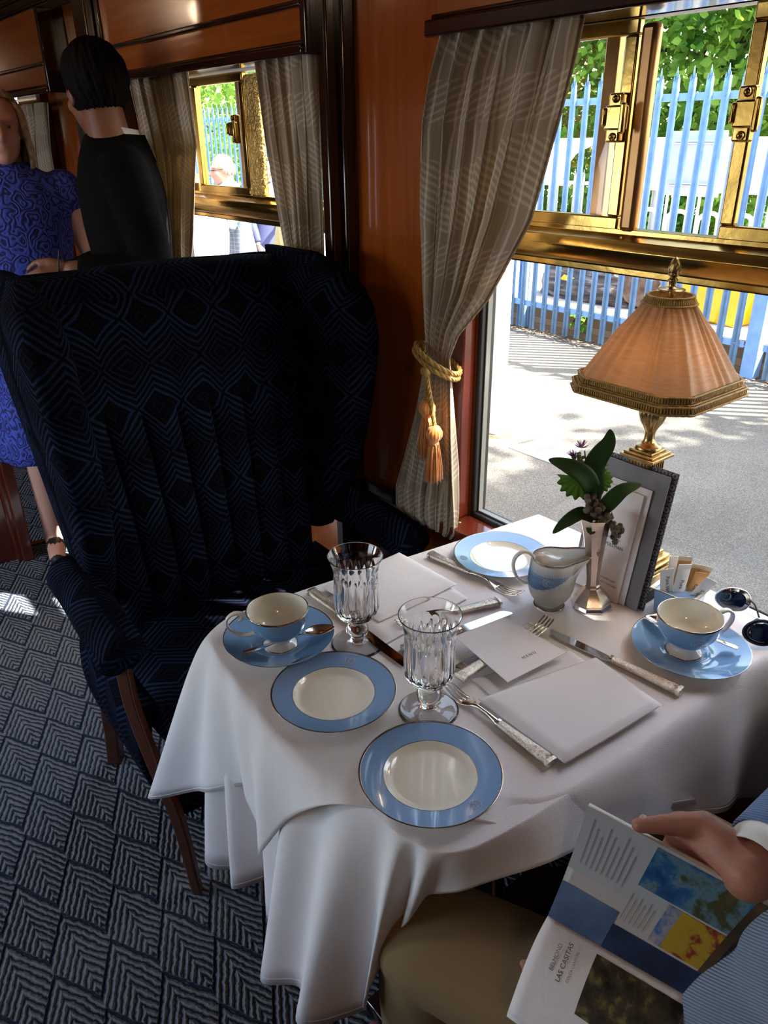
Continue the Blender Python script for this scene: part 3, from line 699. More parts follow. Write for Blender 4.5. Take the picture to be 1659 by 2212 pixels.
for cx_, cz_ in ((-.024, .118), (-.034, .105)):
    for k in range(46):
        a = rr.uniform(0, 2*PI); e = rr.uniform(.2, 1.4); c = vp_(cx_, cz_, .008); d = V((math.cos(a)*math.cos(e), math.sin(a)*math.cos(e), math.sin(e))) if cx_ > -.03 else V((-abs(math.cos(a)*math.cos(e)), math.sin(a)*math.cos(e), math.sin(e)*.7))
        m_.tube([c, c+d*.006, c+d*.012+V((0, 0, .001))], [.0006, .0005, .0002], 4)
obj('mauve_petals', m_, simple('mauve petals', (.36, .16, .42), .7), fl, True, sharp=0, label='mauve thistle-like petals')
m_ = MB()
for k in range(14): m_.ball(vp_(-.024+rr.uniform(-.012, .008), .100+rr.uniform(-.010, .010), .008+rr.uniform(-.005, .005)), rr.uniform(.0025, .0045), 8)
obj('buds', m_, leafmat('bud green', (.10, .17, .07), (.22, .28, .14), .2), fl, True)
m_ = MB()
for k in range(60):
    t = rr.random(); m_.ball(vp_(lerp(-.012, .044, t)+rr.uniform(-.008, .008), lerp(.035, -.022, t**1.5)+rr.uniform(-.010, .010), -.012+rr.uniform(-.008, .008)), rr.uniform(.003, .0058), 8)
obj('berries', m_, simple('dull berries', (.10, .075, .06), .8, 0, .6, 60), fl, True, label='clusters of dull brown and green berries')
# ------------------------------------------------------------------ lamp
lm = empty('table_lamp', (1.03, .624, TT), 0, 'brass table lamp with pleated apricot shade and gold fringe, in front of the near window', 'lamp')
obj('plinth', MB().box(-.058, .058, -.058, .058, .0, .022), MT['black'], lm, bevel=.003)
m_ = MB().box(-.055, .055, -.055, .055, .022, .044).box(-.050, .050, -.050, .050, .050, .056).box(-.044, .044, -.044, .044, .056, .062).box(-.036, .036, -.036, .036, .062, .070)
obj('base', m_, MT['goldworn'], lm, bevel=.002)
m_ = MB()
for s in (-1, 1):
    for k in range(28):
        q = -.050+.1*k/27; m_.ball((q, s*.0515, .047), .0024, 6).ball((s*.0515, q, .047), .0024, 6)
obj('beading', m_, MT['goldworn'], lm, sharp=0)
obj('column', MB().loft([[(s1*w_, s2*w_, z) for s1, s2 in ((-1, -1), (1, -1), (1, 1), (-1, 1))] for w_, z in ((.022, .070), (.016, .082), (.0165, .19), (.020, .196), (.020, .200))]), MT['goldworn'], lm)
m_ = MB()
for w_, a, b in ((.026, .200, .205), (.0225, .205, .211), (.020, .211, .232), (.023, .232, .236), (.030, .236, .241), (.026, .241, .245), (.0205, .245, .249)): m_.box(-w_, w_, -w_, w_, a, b)
for k in range(7):
    q = -.017+.034*k/6
    for s in (-1, 1): m_.box(q-.0012, q+.0012, s*.0205-.001, s*.0205+.001, .213, .230).box(s*.0205-.001, s*.0205+.001, q-.0012, q+.0012, .213, .230)
obj('capital', m_, MT['goldworn'], lm, bevel=.001)
up_ = [(.0205, .249), (.0195, .254), (.012, .258), (.0085, .264), (.0080, .276), (.0105, .282), (.0165, .292), (.0205, .303), (.0205, .312), (.017, .319), (.0125, .321), (.0135, .325), (.0165, .331), (.0165, .336), (.008, .338), (.005, .36), (.004, .47), (.003, .50)]
obj('urn', MB().lathe(crom([(r, z) for r, z in up_], 3), 60, rf=lambda a, k, r, z: r*(1-.07*abs(math.sin(a*12))) if .282 < z < .318 else r), MT['goldworn'], lm, sharp=50)
fin = [(.0, .492), (.018, .492), (.018, .494), (.006, .496), (.0055, .502), (.0072, .506), (.0045, .510), (.0085, .513), (.0078, .515), (.0082, .520), (.0075, .527), (.0045, .534), (.0, .538)]
obj('finial', MB().lathe(crom(fin, 3), 40, rf=lambda a, k, r, z: r*(1+.13*math.sin(a*8+z*900)*math.sin(z*1400)) if z > .516 else r), MT['goldworn'], lm, sharp=0, label='pine cone finial')
def shade_pt(a, t, off=0):
    """square shade with cut corners: t 0 top, 1 bottom"""
    hw = lerp(.028, .101, max(t, 0)**.96)+off; c = .30*hw if t > .1 else .5*hw
    ca, sa = math.cos(a), math.sin(a)
    k = min(hw/max(abs(ca), 1e-6), hw/max(abs(sa), 1e-6), (2*hw-c)/(abs(ca)+abs(sa)))
    if t < .35:
        q = max(t, 0)/.35; k = lerp(hw*1.03, k, q)
    z = lerp(.482, .352, t); return V((k*ca, k*sa, z))
SH = M('pleated apricot shade silk', (.60, .36, .20), .7); SH.bump(SH.noise(SH.co('Object', (1, 1, 6)), 50, 3), .0003)
f_ = SH.noise(SH.co('Object', (1, 1, 10)), 40, 3); SH.color(SH.ramp(f_, [(.3, (.22, .17, .12)), (.7, (.31, .245, .175))]))
t_ = SH.n('BsdfTranslucent'); t_.inputs[0].default_value = (.62, .34, .14, 1); x_ = SH.n('MixShader'); x_.inputs[0].default_value = .22
SH.l(SH.b.outputs[0], x_.inputs[1]); SH.l(t_.outputs[0], x_.inputs[2]); SH.l(x_.outputs[0], SH.out.inputs[0])
def shade_fn(u, v):
    a = 2*PI*u; p = shade_pt(a, v*.94); pl_ = math.sin(a*26+math.sin(a*5)*1.6)*(.7+.3*math.sin(a*9+1)); g = .0017+.0012*(1-v); return p+V((math.cos(a), math.sin(a), 0))*(pl_*g)
obj('shade', MB().grid(shade_fn, 480, 24, closeu=True), SH.m, lm, sharp=0)
def fringe(t0, t1, cnt, rad, nm='fringe'):
    m_ = MB()
    for k in range(cnt):
        a = 2*PI*k/cnt; p = shade_pt(a, t0, .002); q = shade_pt(a, t1, .0024); q = V((q.x if t0 < .5 else p.x*1.004, q.y if t0 < .5 else p.y*1.004, q.z)); m_.cap([p, p.lerp(q, .5)+V((math.cos(a), math.sin(a), 0))*.0012, q], rad, 6)
    for tt in (t0, t1):
        m_.tube([V((*(shade_pt(2*PI*k/cnt, min(tt, t0+.02 if t0 > .5 else tt), .0035+.0010*(k % 2)).xy), shade_pt(0, tt).z)) for k in range(cnt)], .0017, 5, closed=True)
    m_.grid(lambda u, v: shade_pt(2*PI*u, t0, .0005) if v < .5 else V((*shade_pt(2*PI*u, t0, .0008).xy, shade_pt(0, t1).z)), 120, 1, closeu=True)
    return obj(nm, m_, MT['cordgold'], lm, sharp=0, label='gold gimp braid')
fringe(-.02, .06, 70, .0016)
fringe(.885, .965, 190, .0016); fringe(.975, 1.055, 190, .0016)
bu = obj('bulb', MB().ball((0, 0, .405), (.018, .018, .024), 20), M('frosted bulb', (.9, .85, .8), .5, Emission_Color=(1, .62, .3, 1), Emission_Strength=1.2).m, lm)
pl_ = bpy.data.lights.new('lamp_light', 'POINT'); pl_.energy = .45; pl_.color = (1, .55, .25); pl_.shadow_soft_size = .02
po = bpy.data.objects.new('lamp_light', pl_); COL.objects.link(po); po.location = (1.03, .624, TT+.375); 
# ------------------------------------------------------------------ menu folder leaning on the lamp
fo = empty('menu_folder', (.967, .625, TT), 0, 'upright grey card folder holding white booklets, between the silver vase and the lamp', 'folder')
GR = simple('grey cover board', (.20, .20, .225), .6); PAT = M('embossed dark pattern', (.06, .055, .07), .6)
x, y, z = PAT.xyz(PAT.co()); d_ = ((y/.018).fr()-.5)*((y/.018).fr()-.5)+((z/.018).fr()-.5)*((z/.018).fr()-.5); PAT.color(PAT.ramp((d_*38).sin(), [(.3, (.03, .028, .04)), (.7, (.20, .18, .21))]))
def board(nm, y0, y1, z0, z1, x0, tilt, mt, th=.0016, yaw=0, lab=None):
    """card standing on its lower edge, leaning towards the window; top edge may shift"""
    m_ = MB().box(0, th, y0, y1, z0, z1)
    R = Matrix.Rotation(tilt, 4, 'Y'); R2 = Matrix.Rotation(yaw, 4, 'Z')
    m_.xf(Matrix.Translation((x0, 0, 0)) @ R2 @ R); return obj(nm, m_, mt, fo, label=lab)
TL = .17
board('front_board', -.062, .070, 0, .228, .000, TL, GR.copy() if False else GR)
board('back_board', -.069, .074, 0, .233, .009, TL, PAT.m, .002, 0, 'dark patterned outer face')
board('leaflet', -.040, .062, .002, .200, -.0035, TL, MT['card'], .001, .0)
board('leaflet', -.030, .060, .002, .190, -.0075, TL, MT['card'], .001, -.02, 'white booklet with small print')
RT = Matrix.Rotation(TL, 3, 'Y') @ basis((0, -1, 0), (0, 0, 1))
def ftext(s, size, y, z, mt): text('print', s, size, fo, Matrix.Rotation(TL, 4, 'Y') @ V((-.0096, y, z)), RT, mt)
ftext('BELMOND', .0055, .014, .118, MT['greyink']); ftext('WELCOME ABOARD', .0050, .013, .104, MT['greyink'])
ftext('BRITISH PULLMAN', .0076, .013, .092, MT['ink']); ftext('—', .006, .013, .082, MT['greyink'])
ftext('YOUR SAFETY AND', .0042, .000, .034, MT['greyink']); ftext('COMFORT ON BOARD', .0042, -.001, .026, MT['greyink'])
# ------------------------------------------------------------------ sugar bowl and sachets
sb = empty('sugar_bowl', (1.018, .522, TT), math.radians(5), 'small square blue bowl full of sugar sachets beside the right teacup', 'bowl')
def sqr(w_, z): return [(s1*w_, s2*w_, z) for s1, s2 in ((-1, -1), (1, -1), (1, 1), (-1, 1))]
obj('body', MB().loft([sqr(.025, 0), sqr(.027, .002), sqr(.030, .042)]), MT['blue'], sb, bevel=.0015)
obj('rim', MB().loft([sqr(.030, .0415), sqr(.0355, .0445), sqr(.0355, .0460), sqr(.0295, .0438), sqr(.027, .010)], caps=False), MT['white'], sb)
obj('silver_edge', MB().tube([(s1*.0355, s2*.0355, .0452) for s1, s2 in ((-1, -1), (1, -1), (1, 1), (-1, 1))], .0009, 6, closed=True), MT['rim'], sb)
crest(sb, MT['crest'], lambda a, q: (-.0290-q*.0006, a*.009, .022+q*.008), 1, 'pale crest')
WP = simple('white sachet paper', (.80, .79, .77), .7); BP = simple('brown sachet paper', (.42, .22, .08), .8, 0, .12, 40)
def sachet(dx, dy, rz, lean, roll, brown, label, h=.068, txt=None):
    p = empty('sugar_sachet', V((1.018+dx*.85, .522+dy*.85, TT+.012)), 0, label, 'sachet', 'brown sugar sachets' if brown else 'white sugar sachets')
    p.rotation_euler = (lean, roll, rz)
    mt = BP if brown else WP; w_ = .0105
    def fn(u, v): 
        a = 2*PI*u; th = .0028*max(0, math.sin(PI*min(1, max(0, v*1.04-.02))))**.5; return (w_*math.cos(a), th*math.sin(a)*(1-.3*abs(math.cos(a))), v*h)
    obj('packet', MB().grid(fn, 16, 12, closeu=True), mt, p, sharp=0, label=None)
    obj('crimped_end', MB().box(-w_*1.02, w_*1.02, -.0004, .0004, h-.0005, h+.007), WP if not brown else simple('crimp', (.62, .52, .38), .8) if txt is None else mt, p)
    if txt: 
        t = text('print', txt, .0085, p, (0, -.0033, h*.62), basis((0, 0, -1), (1, 0, 0)), MT['ink'] if not brown else MT['ink'], .00005)
    return p
A0 = -.66
sachet(-.020, .012, A0, .08, -.16, 0, 'white sugar sachet at the left corner of the sugar bowl', .066, 'Pure White')
sachet(-.012, .000, A0+.1, .02, .06, 0, 'white sugar sachet standing second from the left in the sugar bowl', .072, 'Pure')
sachet(.004, .020, A0, -.10, .02, 0, 'white sugar sachet at the back of the sugar bowl', .070)
sachet(-.008, -.014, A0, .12, .52, 0, 'white sugar sachet leaning to the right at the front of the sugar bowl', .062, 'Sugar')
sachet(.010, .012, A0-.1, -.02, .06, 1, 'tallest brown sugar sachet in the middle of the sugar bowl', .074)
sachet(.004, -.010, A0+.2, .06, .25, 1, 'brown sugar sachet with a pale torn top at the front', .058, 'Cane')
sachet(.014, .000, A0+.1, .0, .22, 1, 'brown sugar sachet leaning right, behind the front ones', .064)
sachet(.020, -.006, A0, .02, .30, 1, 'rightmost brown sugar sachet with a white printed top', .064)
# ------------------------------------------------------------------ sunglasses and a blue foil sweet near the window
sg = empty('sunglasses', (1.075, .40, TT), 0, 'dark sunglasses lying by the window behind the right saucer', 'sunglasses')
LN = M('dark blue lens', (.004, .010, .035), .05, Coat_Weight=1.0).m
for c in ((1.030, .392, .758), (1.073, .462, .764)):
    R = basis((.5, -.85, .05), (.2, .2, .95)) if c[0] > 1.06 else basis((.75, -.65, 0), (.35, .40, .75))
    f = MB(); pts = []
    L_ = MB(); ring = [(.025*math.cos(a), .018*math.sin(a)*(1+.1*math.cos(a))) for a in (2*PI*k/40 for k in range(40))]
    P = [V(c)+R @ V((a, b, -6*(a*a+b*b))) for a, b in ring]
    L_.loft([[V(c)+R @ V((a*k, b*k, -6*(a*a+b*b)*k*k+.002)) for a, b in ring] for k in (1, .66, .33, .01)])
    obj('lens', L_, LN, sg, True, sharp=0)
    obj('frame', MB().tube(P, .0022, 6, closed=True), MT['silver'] if c[0] > 1.06 else MT['black'], sg, True, sharp=0)
obj('bridge', MB().tube(crom([(1.055, .410, .765), (1.066, .424, .775), (1.074, .436, .775)], 4), .0014, 6), MT['black'], sg, True)
obj('temple_arm', MB().tube(crom([(1.035, .362, .757), (.99, .325, .748), (.93, .33, .742)], 6), .0025, 6), MT['black'], sg, True) if 0 else obj('temple_arm', MB().tube(crom([(1.05, .365, .757), (1.09, .30+.08, .75), (1.105, .46, .745)], 6), .002, 6), MT['black'], sg, True)
m_ = MB().loft([[(1.068+a*k, .415+b*k*.8, z) for a, b in ((-.010, -.012), (.010, -.012), (.012, .010), (-.012, .012))] for k, z in ((.7, .7365), (1, .742), (.9, .748), (.3, .752))])
obj('wrapped_sweet', m_, simple('blue foil', (.01, .02, .25), .25, .6), bevel=.001, label='small blue foil-wrapped sweet seen through the handle of the right teacup', cat='sweet')
# ------------------------------------------------------------------ napkins and menu card
def quilt(P, th, z0, r=.006, bulge=.002, n=24, seedn=0):
    """folded cloth: rounded slab over a quadrilateral P (counter-clockwise)"""
    P = [V((*p, 0)) for p in P]; m_ = MB(); c = sum(P, V())/4
    def bil(u, v): return P[0]*(1-u)*(1-v)+P[1]*u*(1-v)+P[2]*u*v+P[3]*(1-u)*v
    def top(u, v):
        e = min(u, 1-u, v, 1-v); k = min(1, e/.05); h = th*(1-(1-k)**2*.55); p = bil(u, v)
        h += bulge*math.sin(PI*u)*math.sin(PI*v)+.0006*mnoise.noise(V((u*4+seedn, v*4, 0))); return (p.x, p.y, z0+h)
    m_.grid(top, n, n)
    B = []
    for a, b in ((0, 1), (1, 2), (2, 3), (3, 0)):
        for k in range(n): B.append(P[a].lerp(P[b], k/n))
    T_ = []
    for k in range(n): T_.append(top(k/n, 0))
    for k in range(n): T_.append(top(1, k/n))
    for k in range(n): T_.append(top(1-k/n, 1))
    for k in range(n): T_.append(top(0, 1-k/n))
    mid = [(b+(b-c).normalized()*r*.5) for b in B]
    m_.loft([T_, [(p.x, p.y, z0+th*.3) for p in mid], [(p.x, p.y, z0) for p in B]], caps=False)
    return m_
n1 = empty('folded_napkin', (.61, .755, TT), 0, 'white folded napkin at the far setting, behind the goblets', 'napkin', 'folded white napkins')
obj('under_fold', quilt([(.598, .752), (.782, .765), (.786, .930), (.604, .912)], .006, TT+.0005), MT['napkin'], n1, True, sharp=0)
obj('top_fold', quilt([(.622, .796), (.790, .800), (.786, .945), (.612, .936)], .006, TT+.0075, seedn=3), MT['napkin'], n1, True, sharp=0)
n2 = empty('folded_napkin', (.605, .414, TT), 0, 'white folded napkin at the near setting, under the menu card', 'napkin', 'folded white napkins')
obj('under_fold', quilt([(.622, .440), (.782, .410), (.796, .560), (.640, .605)], .006, TT+.0005), MT['napkin'], n2, True, sharp=0)
obj('loose_fold', MB().loft([[(.600+q*.012, .545-q*.008, TT+.004+.003*math.sin(q*3)) if 0 else (.604+.010*q, y_, TT+.0035+.0045*math.sin(PI*q)) for q in (0, .33, .66, 1)] for y_ in (.56, .53, .50, .47, .452)], closed=False, caps=False), MT['napkin'], n2, True, sharp=0, solid=.001)
obj('top_fold', quilt([(.607, .415), (.786, .402), (.803, .520), (.610, .562)], .008, TT+.0075, seedn=7), MT['napkin'], n2, True, sharp=0)
mc = empty('menu_card', (.715, .615, TT+.020), 0, 'white menu card reading MENU, tilted over the cutlery onto the near napkin', 'card')
CP = [V(p) for p in ((.656, .556, TT+.0190), (.772, .548, TT+.0190), (.768, .668, TT+.0195), (.674, .680, TT+.0195))]
cn = (CP[1]-CP[0]).cross(CP[3]-CP[0]).normalized()
obj('card', MB().loft([[p for p in CP], [p+cn*.0009 for p in CP]]), MT['card'], mc, True)
ex_ = (CP[1]-CP[0]).normalized()
t = text('print', 'M E N U', .0072, mc, (CP[0].lerp(CP[1], .55)+(CP[3]-CP[0]).normalized()*.026+cn*.0018)-mc.location, basis(ex_, CP[3]-CP[0]), MT['ink'], .00005)
# ------------------------------------------------------------------ cutlery
def handle_rings(x0, x1, w0, w1, th0, th1, z):
    R_ = []
    for k in range(9):
        q = k/8; x = lerp(x0, x1, q); w_ = lerp(w0, w1, q); th = lerp(th0, th1, q)
        if k == 0: w_ *= .75; th *= .75; 
        R_.append([(x, w_*math.copysign(abs(math.cos(a))**.6, math.cos(a)), z+th*math.copysign(abs(math.sin(a))**.7, math.sin(a))) for a in (2*PI*i/20 for i in range(20))])
    return R_
def lay(kind, a, b, label, group, zo=0.0, tilt=0):
    """a: handle end, b: tip, on the cloth"""
    a = V((*a, 0)); b = V((*b, 0)); L = (b-a).length; an = math.atan2(b.y-a.y, b.x-a.x)
    p = empty(kind, (a.x, a.y, TT+zo), an, label, {'dinner_fork': 'fork', 'dinner_knife': 'knife'}[kind], group)
    p.rotation_euler.y = tilt
    hl = L*(.50 if kind == 'dinner_knife' else .45)
    hm = MB().loft(handle_rings(0, hl, .0098, .0058, .0052, .0040, .0060))
    hm.loft(handle_rings(-.0015, .004, .0100, .0104, .0050, .0056, .0060))
    rib = hm
    for k in range(7):
        q = -.0068+.0136*k/6; rib.tube([(.002, q, .0060+.0052*math.sqrt(max(0, 1-(q/.0105)**2))), (hl*.34, q*.82, .0060+.0048*math.sqrt(max(0, 1-(q/.0105)**2)))], .0005, 4)
    h = obj('handle', hm, MT['silverhandle'], p, sharp=40); rib = MB()
    rib.loft(handle_rings(hl-.003, hl+.002, .0066, .0066, .0046, .0046, .0060))
    obj('collar', rib, MT['silver'], h, sharp=40)
    if kind == 'dinner_knife':
        bl = L-hl; R_ = []
        for k in range(13):
            q = k/12; x = hl+q*bl; up = .0075*(1 if q > .08 else q/.08*.5+.5); lo = -.0075-.0015*math.sin(PI*q)
            if q > .85: s_ = (q-.85)/.15; up = lerp(.0075, -.004, s_**2)
            if q < .08: lo *= .6
            th = .0011*(1-.5*q); R_.append([(x, up, .004+th), (x, lo, .0035+.0003), (x, lo, .0035-.0003), (x, up, .004-th)])
        obj('blade', MB().loft(R_), MT['steel'], p, sharp=30)
    else:
        nk = [(hl, .0055, .006, .0035), (hl+.10*L, .0030, .0085, .0020), (hl+.20*L, .0035, .0080, .0017), (hl+.26*L, .0085, .0048, .0014), (hl+.31*L, .0120, .0028, .0012)]
        m_ = MB().loft([[(x, w_*math.cos(q), z+h_*math.sin(q)) for q in (2*PI*i/14 for i in range(14))] for x, w_, z, h_ in crom(nk, 4)])
        obj('neck', m_, MT['silver'], p, sharp=0)
        for k in range(4):
            y_ = -.0095+.0190*k/3
            obj('tine', MB().tube(crom([(hl+.30*L, y_, .0028), (hl+.36*L, y_*.98, .0012), (hl+.46*L, y_*.93, .0042), (L, y_*.86, .0125)], 4), [(.0011, .0016)]*12+[(.0006, .0008)], 8, up=(0, 0, 1)), MT['silver'], p, sharp=0)
    return p
FG, KG = 'silver forks on the table', 'silver knives on the table'
lay('dinner_fork', (.832, .910), (.853, .706), 'silver fork left of the back side plate, at the far setting', FG)
lay('dinner_knife', (.592, .944), (.588, .690), 'silver knife between the left teacup and the far napkin', KG)
lay('dinner_fork', (.813, .720), (.637, .772), 'small silver fork above the far setting, tines behind the nearer goblet', FG)
lay('dinner_knife', (.606, .718), (.806, .690), 'small silver knife above the far setting, bright blade reflecting green', KG)
lay('dinner_fork', (.618, .610), (.826, .624), 'small silver fork half under the menu card, tines showing beyond it', FG, .008)
lay('dinner_knife', (.800, .634), (.635, .636), 'small silver knife mostly under the menu card, handle toward the jug', KG)
lay('dinner_fork', (.597, .427), (.600, .628), 'silver fork left of the near napkin, beside the nearer goblet', FG)
lay('dinner_knife', (.837, .402), (.812, .613), 'silver knife right of the near napkin, pointing at the jug', KG)
# ------------------------------------------------------------------ wing armchair
def armchair(loc, rz, label):
    """local: centre of the seat at x 0, faces -Y, back at +Y; origin on the floor"""
    r = empty('wing_armchair', loc, rz, label, 'armchair', 'navy wing armchairs')
    F = MT['moquette']
    # outer shell of the back
    def uvw(s=1): return None
    def back_y(z): return .13+.10*max(0, (z-.45)/.72)
    def back_hw(z): return interp([(.40, .265), (.66, .275), (1.0, .305), (1.12, .312), (1.2, .31)], z)[0]
    # inner back with fluted panel below and a plain head pillow above
    def inner(u, v):
        z = lerp(.42, 1.165, v); hw = back_hw(z)-.025; x = lerp(-hw, hw, u)
        y = back_y(z)-.015
        if z < .93:
            f = abs(math.sin(PI*u*7)); k = min(1, (.93-z)/.03)*min(1, 1); y -= .022*k*f**.55
        else:
            k = min(1, (z-.93)/.05); y -= .012*max(0, math.sin(PI*min(1, (z-.93)/.24)))**.5+.006*k
        y -= .02*math.sin(PI*min(1, max(0, (z-.45)/.5)))*.5
        if z > 1.12: y += ((z-1.12)/.045)**2*.045
        return (x, y, z)
    obj('inner_back', MB().grid(inner, 126, 70, 0, lambda u, v: (u*.64+v*0+.01*math.sin(u*7*PI)**2, lerp(.42, 1.165, v))), F, r, sharp=50)
    def shell(u, v):
        z = lerp(.22, 1.19, v); hw = back_hw(z)-.01; a = PI*u; e = 1
        x = -hw*math.cos(a); y = back_y(z)+.035+.075*min(1, math.sin(a)*1.6)
        return (math.copysign(min(abs(x)*1.12, hw), x), y, z)
    obj('outer_back', MB().grid(shell, 40, 30, 0, lambda u, v: (u*1.0, v*.97)), F, r, sharp=50)
    # rounded top roll joining inner and outer
    tr = []
    for k in range(41):
        q = -1+2*k/40; x = q*.275; z = 1.146+.016*math.cos(q*1.3); y = back_y(1.16)+.050
        tr.append((x, y, z))
    obj('top_roll', MB().cap(tr, [(.045)]*len(tr), 24, 0, 1.25, (0, 0, 1)) if False else MB().loft([[(x, y+.066*math.cos(a), z+.040*math.sin(a)) for a in (2*PI*i/24 for i in range(24))] for x, y, z in tr]), F, r, sharp=50)
    # wings: padded lobes, widest about head height
    for s in (-1, 1):
        rows = []; uvs = []
        ZS = [.56+.645*k/44 for k in range(45)]; L = 0
        for k, z in enumerate(ZS):
            t = k/44; yb = back_y(z)+.10
            yf = interp([(.56, .10), (.66, .045), (.76, -.005), (.90, -.035), (1.02, -.045), (1.10, -.03), (1.15, .01), (1.185, .07), (1.205, .14)], z)[0]
            x0 = interp([(.56, .272), (.70, .282), (.90, .298), (1.05, .312), (1.15, .310), (1.215, .295)], z)[0]
            th = interp([(.56, .030), (.70, .036), (.95, .042), (1.12, .044), (1.17, .038), (1.205, .014)], z)[0]
            ring = []; N_ = 40
            for i in range(N_):
                a = 2*PI*i/N_; ca, sa = math.cos(a), math.sin(a); yc, hy = (yb+yf)/2, (yb-yf)/2
                ex = math.copysign(abs(ca)**.55, ca); ey = math.copysign(abs(sa)**.8, sa)
                roll = 1+.25*max(0, -sa)*1.0
                flare = .010*max(0, -sa)**2
                ring.append((s*(x0+flare+th*ex*roll), yc+hy*ey, z))
            rows.append(ring if s > 0 else list(reversed(ring)))
        obj('wing', MB().loft(rows), F, r, sharp=0)
    # arms: padded rolls running forward
    for s in (-1, 1):
        pts = [(s*.325, .17, .600), (s*.328, .08, .610), (s*.332, 0, .612), (s*.335, -.08, .608), (s*.336, -.155, .598), (s*.335, -.178, .590)]
        P = crom(pts, 6); n_ = len(P)
        R_ = [(.048, .046) if k < n_-4 else ((.046, .044), (.043, .041), (.036, .034), (.022, .020))[k-(n_-4)] for k in range(n_)]
        obj('arm', MB().tube(P, R_, 28, up=(0, 0, 1)), F, r, sharp=0)
        lg = crom([(s*.330, -.140, .575), (s*.332, -.150, .48), (s*.318, -.175, .34), (s*.300, -.205, .20), (s*.292, -.225, .0)], 6)
        obj('front_leg', MB().tube(lg, [(.0165, .024)]*(len(lg)-8)+[(.0165-.0004*k, .024-.0010*k) for k in range(8)], 4, up=(1, 0, 0)), MT['chairwood'], r, bevel=.004)
        obj('rear_leg', MB().tube(crom([(s*.285, .19, .42), (s*.288, .215, .22), (s*.292, .26, 0)], 5), [.026]*7+[.024]*4, 4), MT['chairwood'], r, bevel=.004)
        # side of the seat box
        obj('side_panel', MB().grid(lambda u, v: (s*(.300+.016*math.sin(PI*v)), lerp(-.13, .22, u), lerp(.22, .45, v)), 10, 8, 0, lambda u, v: (u*.35, v*.23)), F, r, solid=.03, sharp=40)
    # seat and front apron
    def seat(u, v):
        a = 2*PI*u; hx, hy = .288, .195; x = hx*math.copysign(abs(math.cos(a))**.28, math.cos(a)); y = -.005+hy*math.copysign(abs(math.sin(a))**.28, math.sin(a))
        q = interp([(0, .90, .34), (.12, .98, .345), (.25, 1, .36), (.55, 1, .44), (.68, .96, .463), (.8, .85, .474), (.9, .6, .480), (1, .01, .482)], v); return (x*q[0], (y+.005)*q[0]-.005, q[1])
    sm_ = MB(); sm_.grid(seat, 96, 24, closeu=True); sm_.uv = [(p[0], p[1]+p[2]) for p in sm_.v]
    obj('seat_cushion', sm_, F, r, sharp=60)
    ap = MB().grid(lambda u, v: (lerp(-.285, .285, u), -.185-.012*math.sin(PI*u)-.006*math.sin(PI*v), lerp(.20, .36, v)), 20, 8, 0, lambda u, v: (u*.57, v*.16))
    obj('apron', ap, F, r, solid=.03, sharp=40)
    return r
ch = armchair((.672, 1.335, 0), math.radians(-1.5), 'big navy wing armchair at the far side of the laid table')
c2 = copy_tree(ch); c2.location = (.70, -.17, 0); c2.rotation_euler = (0, 0, PI); c2['label'] = 'navy wing armchair in which the person reading sits, just out of the picture'
# ------------------------------------------------------------------ the station outside
GZ = -.49
def asphalt():
    a = M('grey gritty asphalt', (.2, .2, .19), .95, Specular_IOR_Level=.2); v = a.co()
    f = a.noise(v, 160, 3, .7); g = a.noise(v, .8, 3)
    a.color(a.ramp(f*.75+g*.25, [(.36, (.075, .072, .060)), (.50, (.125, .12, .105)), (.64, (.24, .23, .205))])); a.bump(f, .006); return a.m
AS = asphalt()
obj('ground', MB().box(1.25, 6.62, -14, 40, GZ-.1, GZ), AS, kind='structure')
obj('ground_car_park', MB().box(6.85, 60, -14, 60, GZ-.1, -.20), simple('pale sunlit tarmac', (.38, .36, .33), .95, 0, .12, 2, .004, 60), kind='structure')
BR = M('old brick', (.2, .12, .07), .95); t = BR.n('TexBrick'); t.inputs['Scale'].default_value = 7; t.inputs['Color1'].default_value = (.17, .10, .055, 1); t.inputs['Color2'].default_value = (.28, .20, .12, 1); t.inputs['Mortar'].default_value = (.10, .085, .06, 1)
BR.l(BR.co('Object', (1, 1, 1), (PI/2, 0, PI/2)), t.inputs[0]); BR.color(t.outputs[0])
obj('retaining_wall', MB().box(6.62, 6.85, -14, 40, GZ, -.20), BR.m, kind='structure')
sl_ = obj('paving_slab', MB().loft([[(3.72, 2.80, z), (4.10, 2.98, z), (4.06, 3.27, z), (3.72, 3.30, z)] for z in (GZ, GZ+.004)]), simple('smooth concrete cover', (.24, .235, .22), .9, 0, .08, 12, .001, 80), label='pale square inspection cover set in the asphalt outside the near window', cat='cover')
